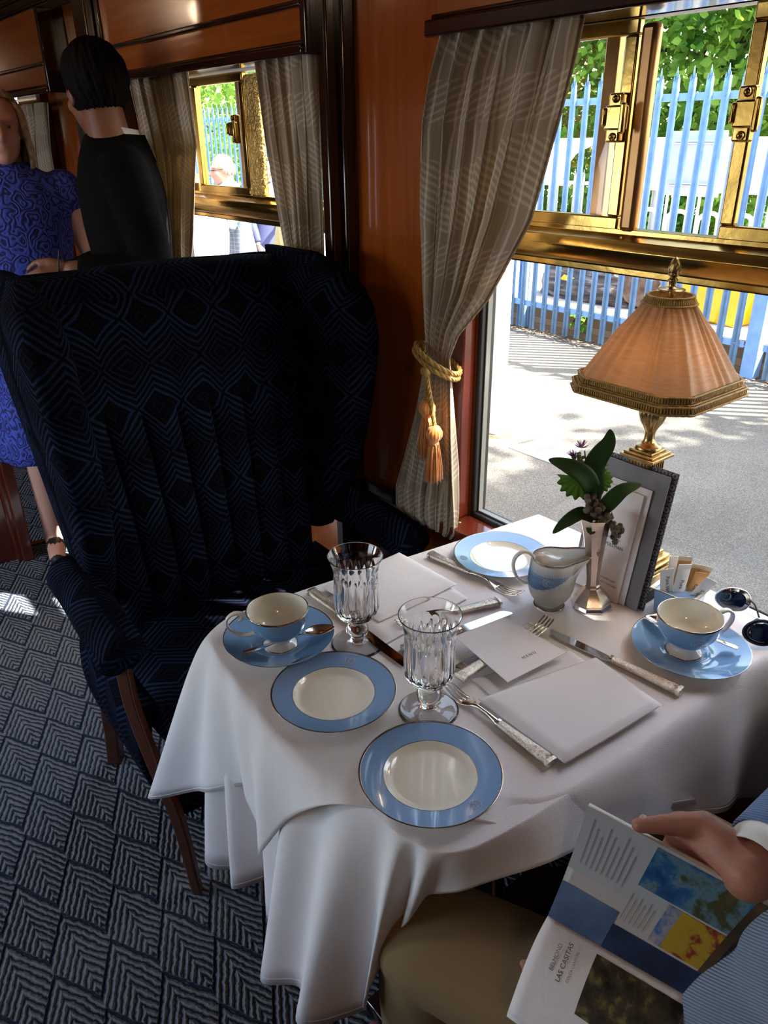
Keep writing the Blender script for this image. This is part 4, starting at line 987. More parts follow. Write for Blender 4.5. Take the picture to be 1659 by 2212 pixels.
# leaf litter along the fence foot
m_ = MB(); rr = random.Random(5)
for k in range(1500):
    x, y = 6.58-abs(rr.gauss(0, .14)), rr.uniform(2.5, 9); s = rr.uniform(.008, .024); a = rr.uniform(0, 6); z = GZ+.004+rr.uniform(0, .012)
    m_.add([(x+s*math.cos(a+q), y+s*math.sin(a+q)*.7, z+.004*(i % 2)) for i, q in enumerate((0, 1.6, 3.1, 4.7))], [(0, 1, 2, 3)])
obj('leaf_litter', m_, simple('dry leaves', (.24, .14, .07), .9, 0, .5, 30), label='dry leaves scattered on the asphalt along the foot of the blue fence', cat='leaves', kind='stuff')
def pale(parent, x, y, z0, z1, w_, mat, nm='pale'):
    h = z1-z0; a = w_/2; t = .012
    # W-section pale with a split spiked head
    P = [(-a, 0), (-a*.55, t), (0, -t*.2), (a*.55, t), (a, 0)]
    rows = [[(x-c[1], y+c[0], z0) for c in P], [(x-c[1], y+c[0], z1-.16) for c in P], [(x-c[1]*.8, y+c[0]*.9, z1-.075) for c in P]]
    m_ = MB().loft(rows, closed=False, caps=False)
    for s, lean, hh in ((-.8, -.012, -.045), (.8, .012, -.05), (0, 0, .012)):
        b = [(x-t*.5, y+s*a*.75-a*.35, z1-.08), (x-t*.5, y+s*a*.75+a*.35, z1-.08)]
        m_.add([b[0], b[1], (x-lean*.5-t*.5, y+s*a*.62+a*.22, z1-.04+hh), (x-lean-t*.5, y+s*a*.5, z1+hh), (x-lean*.5-t*.5, y+s*a*.62-a*.22, z1-.04+hh)], [(0, 1, 2, 3, 4)])
    return obj(nm, m_, mat, parent, True, sharp=25, solid=.003)
def fence_panel(x, y0, y1, z0, z1, ra, rb, pitch, w_, mat, label, group, name='palisade_fence_panel', post=True, detail=True):
    r = empty(name, (x, (y0+y1)/2, z0), 0, label, 'fence', group)
    n_ = int(round((y1-y0)/pitch)); 
    for k in range(n_): pale(r, x-.03, y0+(k+.5)*(y1-y0)/n_, z0+.03, z1, w_, mat)
    for z in (ra, rb):
        rl = obj('rail', MB().box(x-.02, x+.03, y0, y1, z-.028, z-.022).box(x-.022, x-.016, y0, y1, z-.028, z+.028), mat, r, True, sharp=30)
    bm_ = MB()
    for k in range(n_):
        for z in (ra, rb): bm_.ball((x-.034, y0+(k+.5)*(y1-y0)/n_, z), .008, 6)
    obj('bolt_row', bm_, mat, r, True)
    if post: obj('post', MB().box(x+.03, x+.13, y1-.05, y1-.042, z0, z1-.12).box(x+.03, x+.13, y1+.042, y1+.05, z0, z1-.12).box(x+.076, x+.084, y1-.05, y1+.05, z0, z1-.12), mat, r, True)
    return r
LB = ['nearest to the lamp, seen through the near window', 'the second through the near window, left of the lamp', 'third from the gate post', 'fourth from the gate post', 'fifth from the gate post, behind the people', 'sixth from the gate post, behind the people', 'seventh from the gate post', 'farthest but one', 'farthest along the platform']
for k in range(9):
    y0 = 3.17+2.58*k; fence_panel(6.5, y0, y0+2.58, GZ, 1.91, 1.70, -.20, .152, .068, MT['bluepaint'], 'blue palisade fence panel, '+LB[k], 'blue palisade fence panels')
gt = fence_panel(6.5, 1.0, 3.0, GZ, 1.91, 1.70, -.20, .152, .068, MT['bluepaint'], 'blue palisade gate leaf to the right of the lamp with a bolt', 'blue palisade gate', 'palisade_gate', False)
obj('gate_post', MB().box(6.48, 6.60, 3.04, 3.16, GZ, 1.85), MT['bluepaint'], gt, True, bevel=.004)
obj('slide_bolt', MB().tube([(6.44, 2.86, .40), (6.44, 3.12, .40)], .010, 8).ball((6.42, 2.90, .38), .03, 10), MT['greypaint'], gt, True)
fence_panel(6.5, -4, 1.0, GZ, 1.91, 1.70, -.20, .152, .068, MT['bluepaint'], 'blue palisade fence panel beyond the gate, at the right edge of the window', 'blue palisade fence panels')
# pale railings, shelters, sign and bags in the car park
GL = ['nearest', 'second', 'third', 'fourth', 'farthest']
for k in range(5):
    y0 = 4.6+2.6*k; fence_panel(11.0, y0, y0+2.6, -.2, .92, .72, .02, .17, .05, MT['greypaint'], 'pale galvanised palisade railing behind the blue fence, %s panel' % GL[k], 'pale railings in the car park', 'palisade_railing')
def shelter(y0, y1, label):
    r = empty('cycle_shelter', (10.0, (y0+y1)/2, -.2), 0, label, 'shelter', 'cycle shelters')
    prof = [(9.35+.0, .86), (9.42, 1.05), (9.62, 1.22), (9.9, 1.32), (10.3, 1.37)]
    obj('roof', MB().loft([[(x, y, z) for x, z in prof] for y in (y0, y1)], closed=False, caps=False), simple('milky polycarbonate', (.80, .82, .80), .4), r, True, solid=.02)
    obj('front_beam', MB().box(9.32, 9.37, y0, y1, .78, .88), MT['whitepaint'], r, True, bevel=.005)
    for y in (y0+.06, (y0+y1)/2, y1-.06):
        obj('hoop', MB().tube(crom([(10.35, y, -.2), (10.35, y, .9), (10.25, y, 1.33), (9.9, y, 1.28), (9.6, y, 1.18), (9.38, y, .95)], 5), .03, 10), MT['greypaint'], r, True)
    return r
shelter(4.2, 7.0, 'white curved cycle shelter behind the grey sign'); shelter(7.6, 10.4, 'white curved cycle shelter behind the striped curtain edge')
def bikestand(y):
    r = obj('cycle_stand', MB().tube(crom([(9.6, y, -.2), (9.6, y, .35), (9.65, y, .46), (9.85, y, .50), (10.05, y, .46), (10.1, y, .35), (10.1, y, -.2)], 5), .028, 10), MT['greypaint']); return r
for k in range(5): tag(bikestand(4.7+.45*k), 'galvanised hoop stand under the right-hand cycle shelter, one of a row of five', 'stand', 'cycle hoop stands')
sg_ = empty('sign_board', (8.0, 4.80, -.2), 0, 'blank back of a large grey sign behind the blue fence', 'sign')
obj('panel', MB().box(-.008, .008, -.32, .32, 1.03, 1.65), simple('grey sign back', (.42, .44, .49), .6, 0, .04), sg_, bevel=.01)
for z in (1.14, 1.545):
    obj('channel', MB().box(-.03, -.008, -.28, .26, z-.014, z-.006).box(-.03, -.008, -.28, .26, z+.006, z+.014), MT['greypaint'], sg_)
for y in (-.22, .2): obj('post', MB().tube([(.04, y, 0), (.04, y, 1.6)], .03, 10), MT['greypaint'], sg_)
# heaps by the kerb
def lump(name, c, r, mat, label, cat, seed, amp=.2, sq=1.0):
    def fn(u, v):
        a = 2*PI*u; t = PI*v*.5; d = V((math.cos(a)*math.cos(t), math.sin(a)*math.cos(t), math.sin(t)))
        d = V([math.copysign(abs(q)**sq, q) for q in d]); k = 1+amp*mnoise.noise(d*2.2+V((seed, 0, 0)))+amp*.4*mnoise.noise(d*7+V((seed, 3, 0)))
        return (c[0]+r[0]*d.x*k, c[1]+r[1]*d.y*k, c[2]+r[2]*d.z*k)
    return obj(name, MB().grid(fn, 60, 24, closeu=True), mat, sharp=60, label=label, cat=cat)
TP = M('crumpled dark sheeting', (.05, .045, .045), .5); f_ = TP.noise(TP.co('Object', (3, 1, 6)), 4, 4); TP.color(TP.ramp(f_, [(.4, (.02, .02, .022)), (.55, (.10, .065, .045)), (.7, (.22, .20, .19))])); TP.bump(f_, .03)
lump('covered_pallet', (7.25, 5.35, -.2), (.30, .62, .42), TP.m, 'heap under crumpled dark sheeting behind the blue fence', 'heap', 1, .15, .6)
obj('yellow_sling', MB().loft([[(7.0, y, -.2+z), (6.98, y, -.2+z+h)] for y, z, h in ((5.75, .02, .05), (5.55, .03, .22), (5.3, .02, .20), (5.05, .02, .16), (4.85, .02, .05))], closed=False, caps=False), MT['yellow'], solid=.01, label='yellow flap at the foot of the dark heap behind the fence', cat='cover')
obj('log', MB().tube([(7.6, 4.95, .02), (7.05, 4.62, .02)], .19, 24), simple('cut log bark', (.16, .10, .07), .9, 0, .5, 12, .02, 20), label='cut brown log end between the dark heap and the yellow barrier', cat='log')
yb = empty('yellow_barrier', (7.3, 4.1, -.2), math.radians(-8), 'big yellow plastic barrier behind the fence, partly hidden by the lamp', 'barrier')
obj('body', MB().loft([[(sx*w_, sy*.60, z) for sx, sy in ((-1, -1), (1, -1), (1, 1), (-1, 1))] for w_, z in ((.24, 0), (.22, .08), (.13, .42), (.11, .50))]), MT['yellow'], yb, bevel=.02)
for y in (-.35, 0, .35): obj('rib', MB().loft([[(-.245+q*.11-.02, y-.05, z), (-.245+q*.11-.02, y+.05, z), (-.20+q*.1, y+.05, z), (-.20+q*.1, y-.05, z)] for q, z in ((0, .02), (1, .46))]), MT['yellow'], yb, bevel=.008)
yb2 = empty('yellow_barrier', (7.4, 2.95, -.2), math.radians(-4), 'second yellow plastic barrier, seen right of the lamp through the fence', 'barrier')
obj('body', MB().loft([[(sx*w_, sy*.50, z) for sx, sy in ((-1, -1), (1, -1), (1, 1), (-1, 1))] for w_, z in ((.24, 0), (.22, .08), (.13, .45), (.11, .53))]), MT['yellow'], yb2, bevel=.02)
# white post at the kerb
wp = empty('platform_post', (3.86, 3.56, GZ), .2, 'white square post with a lilac band standing on the asphalt beside the curtain', 'post')
obj('shaft', MB().box(-.045, .045, -.045, .045, 0, 1.28), MT['whitepaint'], wp, bevel=.006)
obj('band', MB().box(-.047, .047, -.047, .047, 1.28, 1.50), simple('lilac plastic', (.36, .30, .66), .5), wp, bevel=.006)
obj('cap', MB().box(-.045, .045, -.045, .045, 1.50, 2.1), MT['whitepaint'], wp, bevel=.006)
lump('grass_tuft_base', (3.86, 3.56, GZ-.002), (.11, .11, .012), simple('dusty soil', (.16, .12, .06), .95), 'ring of soil around the foot of the white post', 'soil', 9, .3)
# plants
def leaves(pts, size, rnd, mb=None, flat=.5):
    mb = mb or MB(); vs = []; fs = []
    for p in pts:
        s = size*rnd.uniform(.6, 1.25); d = V((rnd.gauss(0, 1), rnd.gauss(0, 1), rnd.gauss(0, .6)-.3)).normalized(); q = d.orthogonal().normalized(); q = (q*math.cos(rnd.uniform(0, 6))+d.cross(q)*math.sin(rnd.uniform(0, 6))).normalized(); n_ = d.cross(q)
        o = len(vs); b = p+n_*s*.12
        vs += [p, p+d*s*.35+q*s*.38, p+d*s*.62+q*s*.30+n_*s*.05, p+d*s+n_*s*.02, p+d*s*.62-q*s*.30+n_*s*.05, p+d*s*.35-q*s*.38, b+d*s*.5]
        fs += [(o, o+1, o+6), (o+1, o+2, o+6), (o+2, o+3, o+6), (o+3, o+4, o+6), (o+4, o+5, o+6), (o+5, o, o+6)]
    return mb.add(vs, fs)
def tree(name, c, R, n_, size, mat, label, group, seed, trunk=(0, 0), core=.62, z0=None, coremat=None):
    rnd = random.Random(seed); r = empty(name, (c[0], c[1], GZ if z0 is None else z0), 0, label, 'tree' if 'tree' in name else 'bush', group); C_ = V(c); pts = []
    cl = []
    for k in range(max(10, n_//45)):
        a = rnd.uniform(0, 2*PI); h = rnd.uniform(-1, 1); s = math.sqrt(1-h*h); d = V((s*math.cos(a), s*math.sin(a), h)); kk = rnd.uniform(.62, 1.05)*(1+.25*mnoise.noise(d*1.8+V((seed, 0, 0))))
        cl.append(V((d.x*R[0], d.y*R[1], d.z*R[2]))*kk)
    for k in range(n_):
        q = rnd.choice(cl); sp = min(R)*.16; pts.append(C_+q+V((rnd.gauss(0, sp), rnd.gauss(0, sp), rnd.gauss(0, sp*.8))))
    zb = r.location.z; pts = [p for p in pts if p.z > zb+.02]
    obj('foliage', leaves(pts, size, rnd), mat, r, True, sharp=0)
    br = MB()
    if trunk[0]:
        br.tube(crom([(c[0], c[1], zb), (c[0]+.1, c[1]+.1, lerp(zb, c[2], .5)), (c[0], c[1], c[2])], 4), [trunk[0]*(1-.05*k) for k in range(9)], 12)
    for k in range(10 if trunk[0] else 6):
        q = C_+rnd.choice(cl)*.95; a_ = C_+V((0, 0, -R[2]*.5*rnd.random())); br.tube(crom([a_, a_.lerp(q, .5)+V((0, 0, .15*R[2])), q], 4), [max(.012, trunk[1])*(1-.09*i) for i in range(9)], 6)
    obj('branches', br, MT['bark'], r, True)
    return r
TR = 'trees behind the car park'
tree('leafy_tree', (14.5, 8.2, 3.6), (2.6, 3.2, 3.6), 24000, .17, MT['leafmid'], 'big green tree behind the grey sign in the near window', TR, 1, (.22, .07))
tree('leafy_tree', (14.0, 13.0, 3.2), (2.4, 2.8, 3.0), 12000, .16, MT['leafrust'], 'tree with rusty young leaves seen left of the sliding window latch', TR, 2, (.18, .06))
tree('leafy_tree', (15.5, 4.6, 4.2), (2.6, 2.6, 4.0), 15000, .18, MT['leafmid'], 'green tree at the right edge of the near window', TR, 3, (.22, .07))
tree('leafy_tree', (13.5, 20.0, 2.6), (3.0, 3.6, 3.2), 8000, .20, MT['leafmid'], 'green tree seen through the second window', TR, 4, (.2, .07))
tree('leafy_tree', (14.0, 28.5, 3.0), (3.4, 5.0, 3.6), 8000, .22, MT['leafmid'], 'far green tree at the left of the second window', TR, 5, (.2, .07))
HG = 'lime green bushes behind the railings'
for i, (y, lab) in enumerate(((5.8, 'nearest lime bush behind the pale railings'), (8.6, 'second lime bush behind the pale railings'), (11.6, 'third lime bush behind the pale railings'), (15.0, 'lime bush behind the fence in the second window'), (19.0, 'farthest lime bush in the second window'))):
    tree('lime_bush', (12.3, y, .25), (.9, 1.7, .95), 4200, .12, MT['leaflime'], lab, HG, 10+i, z0=-.2)
tree('rose_bush', (11.6, 10.5, 1.1), (.6, 1.0, .8), 1800, .12, MT['leaflime'], 'bush with creamy white blossom behind the blue fence', HG, 21, z0=-.2)
m_ = MB(); rr = random.Random(8)
for k in range(60): m_.ball((11.1+rr.uniform(-.15, .3), 10.3+rr.gauss(0, .5), 1.15+rr.gauss(0, .4)), rr.uniform(.04, .09), 8)
obj('blossom', m_, simple('cream petals', (.82, .80, .62), .7), bpy.data.objects['rose_bush'], True, label='creamy white blossom')
# the platform tree whose crown shades the near window (to the right, beyond the frame)
tree('leafy_tree', (6.75, -3.75, 5.6), (3.5, 2.3, 2.0), 26000, .24, MT['leafmid'], 'broad platform tree whose shade falls on the near window and the asphalt', 'platform tree', 31, (.25, .09))
tree('weed', (6.56, 5.0, -.28), (.03, .10, .13), 40, .07, MT['leaflime'], 'small weed growing between the blue pales at the wall foot', None, 41, z0=GZ)['category'] = 'plant'
# ------------------------------------------------------------------ people
def hand_tubes(mb, W_, d, up, side, s=1.0, curl=.5, thumb=1):
    """wrist point W_, finger direction d, back-of-hand normal up, side = thumb side vector"""
    d, up, side = V(d).normalized(), V(up).normalized(), V(side).normalized()
    k = s
    mb.cap([W_, W_+d*.035*k, W_+d*.080*k], [.021*k, .027*k, .030*k], 12, flat=.48, up=side)
    for i, (o, L) in enumerate(((.024, .068), (.008, .076), (-.008, .070), (-.023, .055))):
        b = W_+d*.078*k+side*o*k; a1 = curl*.5; a2 = curl*1.2; a3 = curl*1.9
        p = [b]; 
        for an, f in ((a1, .42), (a2, .32), (a3, .26)): p.append(p[-1]+(d*math.cos(an)-up*math.sin(an))*L*f*k)
        mb.cap(p, [.0092*k, .0088*k, .008*k, .0068*k], 8)
    if thumb:
        b = W_+d*.022*k+side*.020*k-up*.004*k
        mb.cap([b, b+(d*.7+side*.55-up*.2)*.038*k, b+(d*.95+side*.45-up*.3)*.066*k, b+(d*1.0+side*.25-up*.35)*.088*k], [.013*k, .0115*k, .010*k, .008*k], 8)
def head_tubes(mb, c, f, up, s=1.0):
    """c centre of skull, f facing"""
    f, up = V(f).normalized(), V(up).normalized(); r = f.cross(up).normalized(); R = Matrix((r, f, up)).transposed(); C_ = V(c)
    at = lambda a, b, z: C_+R @ V((a*s, b*s, z*s))
    mb.ball(at(0, -.012, .025), (.074*s, .094*s, .090*s), 24, R=R)
    mb.ball(at(0, .022, -.035), (.060*s, .066*s, .080*s), 20, R=R)
    mb.ball(at(0, .050, -.088), (.034*s, .032*s, .026*s), 14, R=R)     # chin
    mb.cap([at(0, .086, .012), at(0, .100, -.016), at(0, .106, -.028)], [.010*s, .013*s, .014*s], 10)   # nose
    mb.cap([at(-.012, .094, -.032), at(.012, .094, -.032)], [.009*s, .009*s], 8)
    mb.cap([at(-.045, .066, .026), at(0, .084, .024), at(.045, .066, .026)], [.011*s, .012*s, .011*s], 10)  # brow
    for q in (-1, 1):
        mb.ball(at(q*.040, .056, -.030), (.022*s, .022*s, .022*s), 12)
        mb.ball(at(q*.073, -.004, -.008), (.010*s, .020*s, .032*s), 12, R=R)  # ear
    mb.cap([at(-.020, .080, -.056), at(0, .089, -.054), at(.020, .080, -.056)], [.007*s, .008*s, .007*s], 8)  # lips
    mb.cap([at(-.016, .080, -.066), at(.016, .080, -.066)], [.008*s, .008*s], 8)
    mb.cap([at(0, -.02, -.05), at(0, -.035, -.15)], [.056*s, .060*s], 16)
    return at, R
def face_bits(par, at, R, s, hairmat, glasses=False, lips=(.45, .14, .12)):
    for q in (-1, 1):
        e = obj('eye', MB().ball(at(q*.030, .074, .003), .0115*s, 14), simple('eye white', (.75, .72, .68), .2), par, True)
        obj('iris', MB().ball(at(q*.030, .0825, .003), .0052*s, 10), simple('iris', (.03, .03, .035), .15), e).location = -par.location if False else (0, 0, 0)
        obj('eyebrow', MB().cap([at(q*.046, .072, .028), at(q*.030, .086, .033), at(q*.014, .089, .028)], [.003*s, .004*s, .003*s], 6), hairmat, par, True)
    obj('lips', MB().cap([at(-.022, .082, -.060), at(0, .0955, -.060), at(.022, .082, -.060)], [.003*s, .0055*s, .003*s], 8), simple('lips', lips, .5), par, True)
def person(name, label, loc, rz, h, skin, top, bottom, hair, kind='jacket', head_yaw=0, head_pitch=0, arms=None, legs=None, cat='person', lean=(0, 0), faces=True, vox=.006, shirt=None, hairlen=0, stout=1.0, shoes=True):
    r = empty(name, loc, rz, label, cat); s = h/1.75; lx, ly = lean
    def J(x, y, z):   # lean bends everything above the hips
        k = max(0, z-.95)/.8; return V(((x+lx*k)*s, (y+ly*k)*s, z*s))
    b = MB(); f = V((math.sin(-head_yaw), math.cos(head_yaw), math.sin(head_pitch))); hc = J(0, .02, 1.604)
    at, R = head_tubes(b, hc, f, (-f.x*0, -f.y*f.z*1.0 if 0 else 0, 1) if abs(head_pitch) < .01 else V((0, -math.sin(head_pitch)*.8, 1)), s)
    b.cap([J(0, -.005, 1.46), J(0, -.01, 1.40)], [.06*s, .07*s], 14)
    for z0_, z1_, a, bb in ((.92, 1.10, .15, .10), (1.10, 1.36, .16, .105)): b.cap([J(0, 0, z0_), J(0, 0, z1_)], [a*s*stout, (a-.01)*s*stout], 20, flat=.62, up=(1, 0, 0))
    arms = arms or {-1: ((-.22, -.02, 1.16), (-.25, .05, .92)), 1: ((.22, -.02, 1.16), (.25, .05, .92))}
    for q in (-1, 1):
        e_, w_ = (J(*arms[q][0]), J(*arms[q][1])); sh = J(q*.175*stout**.5, -.01, 1.41)
        b.cap([sh, sh.lerp(e_, .5), e_], [.052*s, .044*s, .038*s], 14); b.cap([e_, e_.lerp(w_, .4), w_], [.039*s, .036*s, .024*s], 14)
        d = (w_-e_).normalized(); hd = arms.get('hand%d' % q, (d, (q, 0, 0), (0, 1, 0)))
        hand_tubes(b, w_, hd[0], hd[1], hd[2], s)
    legs = legs or {-1: ((-.10, .03, .50), (-.11, 0, .08)), 1: ((.10, .03, .50), (.11, 0, .08))}
    for q in (-1, 1):
        k_, a_ = V(legs[q][0])*s, V(legs[q][1])*s; hp_ = V((q*.09, 0, .93))*s
        b.cap([hp_, hp_.lerp(k_, .4), k_], [.078*s*stout, .070*s*stout, .050*s], 14); b.cap([k_, k_.lerp(a_, .3), a_], [.050*s, .052*s, .036*s], 14)
        b.cap([a_+V((0, -.03, -.03))*s, a_+V((0, .14, -.045))*s], [.034*s, .028*s], 10, flat=1.2, up=(0, 0, 1))
    body = obj('body', b, skin, r, sharp=0); remesh(body, vox, 5)
    # clothes
    c = MB(); k = 1.13
    bot = .86 if kind in ('jacket',) else .90
    def torso(mb, g=0.0, flare=0, zb=bot):
        st = [(zb, .170+flare, .120+flare*.7), (1.0, .168, .118), (1.12, .158, .112), (1.25, .178, .122), (1.36, .190, .120), (1.435, .170, .100), (1.475, .100, .082), (1.50, .070, .070)]
        rings = []
        for z, a, d_ in crom(st, 4):
            a = (a*stout+g)*s; d_ = (d_*stout+g)*s; c_ = J(0, -.005, z)
            rings.append([c_+V((a*math.cos(t), d_*math.sin(t), 0)) for t in (2*PI*i/32 for i in range(32))])
        mb.loft(rings)
    torso(c, .010, .02 if kind == 'jacket' else .0)
    cuts = 1.0 if kind in ('jacket', 'sweater') else .42
    for q in (-1, 1):
        e_, w_ = (J(*arms[q][0]), J(*arms[q][1])); sh = J(q*.175*stout**.5, -.01, 1.41)
        if cuts == 1: c.cap([sh, sh.lerp(e_, .5), e_], [.068*s, .060*s, .055*s], 16); c.tube([e_-(w_-e_)*.05, e_.lerp(w_, .5), e_.lerp(w_, .94)], [.054*s, .050*s, .040*s], 16)
        else: c.cap([sh, sh.lerp(e_, .16)], [.066*s, .058*s], 16)
    cl = obj('jacket' if kind == 'jacket' else ('dress' if kind == 'dress' else 'shirt'), c, top, r, sharp=0); remesh(cl, .009*s, 6)
    if kind == 'jacket':
        sm_ = shirt or simple('white shirt', (.8, .8, .8), .8)
        obj('shirt_collar', MB().loft([[J(0, -.012, z)+V((a*math.cos(t), a*.95*math.sin(t), .010*math.sin(t))) for t in (2*PI*i/28 for i in range(28))] for z, a in ((1.445, .080*s), (1.485, .074*s), (1.515, .071*s))], closed=True, caps=False), sm_, r, sharp=0, solid=.003)
        obj('jacket_collar', MB().loft([[J(0, -.015, z)+V((a*math.cos(t), a*1.0*math.sin(t), 0)) for t in (PI*1.0+PI*i/20 for i in range(21))] for z, a in ((1.42, .10*s), (1.465, .086*s), (1.492, .078*s))], closed=False, caps=False), top, r, sharp=0, solid=.005)
    if kind == 'dress':
        d_ = MB(); rings = []
        for z, a, g in crom([(.45, .27, .22), (.70, .235, .18), (.92, .20, .145), (1.06, .175, .125)], 5):
            rings.append([J(0, 0, z)+V((a*stout*s*(1+.04*math.sin(t*9))*math.cos(t), g*stout*s*(1+.04*math.sin(t*9))*math.sin(t), 0)) for t in (2*PI*i/54 for i in range(54))])
        obj('skirt', d_.loft(rings), top, r, sharp=0)
    else:
        t_ = MB(); t_.cap([J(0, 0, .96), J(0, 0, .88)], [.160*s*stout, .165*s*stout], 20, flat=.72, up=(1, 0, 0))
        for q in (-1, 1):
            k_, a_ = V(legs[q][0])*s, V(legs[q][1])*s; hp_ = V((q*.09, 0, .90))*s
            t_.cap([hp_, hp_.lerp(k_, .4), k_], [.098*s*stout, .088*s*stout, .068*s], 16); t_.tube([k_-(a_-k_)*.05, k_.lerp(a_, .5), k_.lerp(a_, .96)], [.067*s, .062*s, .058*s], 16)
        tr_ = obj('trousers', t_, bottom, r, sharp=0); remesh(tr_, .010*s, 6)
    if shoes:
        for q in (-1, 1):
            a_ = V(legs[q][1])*s
            obj('shoe', MB().cap([a_+V((0, -.045, -.045))*s, a_+V((0, .05, -.045))*s, a_+V((0, .15, -.055))*s], [.040*s, .042*s, .030*s], 12, flat=.95, up=(0, 0, 1)), MT['black'], r, sharp=0)
    if hair is not None:
        def hs(mb, inf, zcut, drop):
            def fn(u, v):
                a = 2*PI*u; t = PI*.5-v*(PI*.5+drop); d = V((math.cos(a)*math.cos(t), math.sin(a)*math.cos(t), math.sin(t)))
                fr = max(0, d.y); lim = zcut*fr
                if fr > .25 and t < lim+.35: t = lim+.35; d = V((math.cos(a)*math.cos(t), math.sin(a)*math.cos(t), math.sin(t)))
                g = inf+.0035*math.sin(a*34+t*7)+.002*math.sin(a*71)
                p = V((d.x*(.074+g), d.y*(.094+g)-.012, d.z*(.090+g)+.025))
                return at(*p)
            mb.grid(fn, 90, 24, closeu=True)
        hm = MB(); hs(hm, .010, .55, .80 if hairlen == 0 else .35)
        if hairlen:
            rnd = random.Random(3)
            for i in range(90):
                a = PI*1.0+(-1.95+3.9*i/89)-PI/2+PI/2; a = -PI/2+(-2.05+4.1*i/89)
                x_, y_ = .080*math.cos(a), .095*math.sin(a)-.014; L_ = hairlen*rnd.uniform(.88, 1.08)
                hm.tube(crom([at(x_*.75, y_*.8, .085), at(x_*1.02, y_*1.02, .045), at(x_*1.10, y_*1.08, -.02), at(x_*1.18, y_*1.12, -L_*.65), at(x_*1.02, y_*1.05, -L_)], 3), [.009*s]*9+[.007*s, .005*s, .003*s, .002*s], 6)
        obj('hair', hm, hair, r, sharp=0)
    elif hair is None:
        pass
    if faces: face_bits(r, at, R, s, hair or simple('grey brow', (.4, .36, .32), .9))
    r['_'] = 0; del r['_']
    return r, J, at
BLK = simple('black wool suit', (.0045, .0045, .005), .9, 0, .2, 30, .0005, 800, Specular_IOR_Level=.08)
man, J_, at_ = person('person', 'dark-haired man in a black jacket standing with his back to the second window', (.90, 2.30, 0), math.radians(72), 1.69, simple('tan skin', (.22, .09, .05), .5), BLK, BLK, simple('black hair', (.006, .005, .005), .8, 0, .2, 60, Specular_IOR_Level=.1), 'jacket', head_yaw=-1.15, head_pitch=-.06,
    arms={-1: ((-.235, -.05, 1.14), (-.215, .17, 1.165)), 1: ((.22, .0, 1.14), (.12, .20, 1.10)), 'hand-1': ((.05, .9, -.25), (-.9, 0, .3), (.1, .2, .9))}, lean=(.0, .02), stout=.93)
gl = empty('spectacles', (0, 0, 0), 0, 'dark-framed spectacles dangling from the hand of the man in black', 'spectacles')
gx = V((.650, 2.16, 1.175))
gl.location = gx
obj('frame', MB().tube(crom([(0, 0, 0), (-.012, -.004, -.05), (-.016, 0, -.10), (-.010, 0, -.135)], 5), .0018, 6).tube(crom([(0, 0, 0), (.012, 0, -.05), (.014, 0, -.10), (.012, 0, -.13)], 5), .0018, 6), MT['black'], gl)
for q in (-.004, .010): obj('lens', MB().tube([(q*1.2+.0, .024*math.cos(a), -.150+.020*math.sin(a)) for a in (2*PI*i/24 for i in range(24))], .0015, 5, closed=True), MT['black'], gl)
wom, J_, at_ = person('person', 'grey-blonde woman in a royal blue lace dress standing beyond the big armchair', (.738, 2.83, 0), math.radians(165), 1.60, simple('rosy skin', (.66, .36, .27), .5, 0, .05), lace('royal blue lace', (.008, .010, .10), (.045, .075, .48)), None, simple('grey blonde hair', (.42, .32, .20), .7, 0, .35, 60), 'dress', head_yaw=.05,
    arms={-1: ((-.245, -.02, 1.14), (-.28, .06, .88)), 1: ((.24, -.02, 1.14), (.27, .05, .88))}, stout=.95, hairlen=.15)
obj('belt', MB().loft([[( (.172*.95+.014)*.914*math.cos(t), (.123*.95+.014)*.914*math.sin(t), z) for t in (2*PI*i/40 for i in range(40))] for z in (.995, 1.025)], caps=False), MT['black'], wom, solid=.004)
bm, J_, at_ = person('person', 'bald man with glasses in a grey checked jacket outside the second window', (3.62, 6.62, GZ), math.radians(75), 1.83, MT['skinp'], check('grey blue check', (.16, .22, .30), (.42, .48, .54)), simple('grey trousers', (.2, .2, .22), .9), None, 'jacket', head_pitch=-.12, lean=(0, .10), vox=.008,
    arms={-1: ((-.22, .10, 1.18), (-.10, .33, 1.10)), 1: ((.22, .02, 1.16), (.20, .25, 1.02))})
obj('spectacles', MB().tube([at_(.078, -.01, .004), at_(.066, .07, .006), at_(.05, .088, .006), at_(0, .098, .006), at_(-.05, .088, .006), at_(-.066, .07, .006), at_(-.078, -.01, .004)], .003, 6), MT['black'], bm)
hr = MB(); 
for i in range(50):
    a = -PI/2+(-1.6+3.2*i/49); hr.ball(at_(.077*math.cos(a), .096*math.sin(a)-.012, -.01+.012*math.sin(i)), (.012, .012, .030), 8)
obj('hair_fringe', hr, simple('grey hair fringe', (.45, .36, .28), .9), bm, sharp=0)
person('person', 'woman in a loose white dress outside the second window, her back to the train', (2.63, 5.36, GZ), math.radians(30), 1.72, MT['skinp'], simple('white cotton', (.85, .84, .80), .8), None, simple('ginger hair', (.45, .20, .06), .8, 0, .3, 40), 'dress', hairlen=.12, faces=False, vox=.008, stout=1.25)
person('person', 'man in a navy jacket with his hand at his chest, outside behind the bald man', (4.35, 7.35, GZ), math.radians(190), 1.78, MT['skinp'], simple('navy jacket', (.05, .06, .16), .8), simple('navy trousers', (.04, .05, .10), .9), simple('dark brown hair', (.05, .03, .02), .8), 'jacket', faces=False, vox=.008,
    arms={-1: ((-.24, .04, 1.16), (-.06, .24, 1.22)), 1: ((.24, .02, 1.16), (.24, .12, .94))})
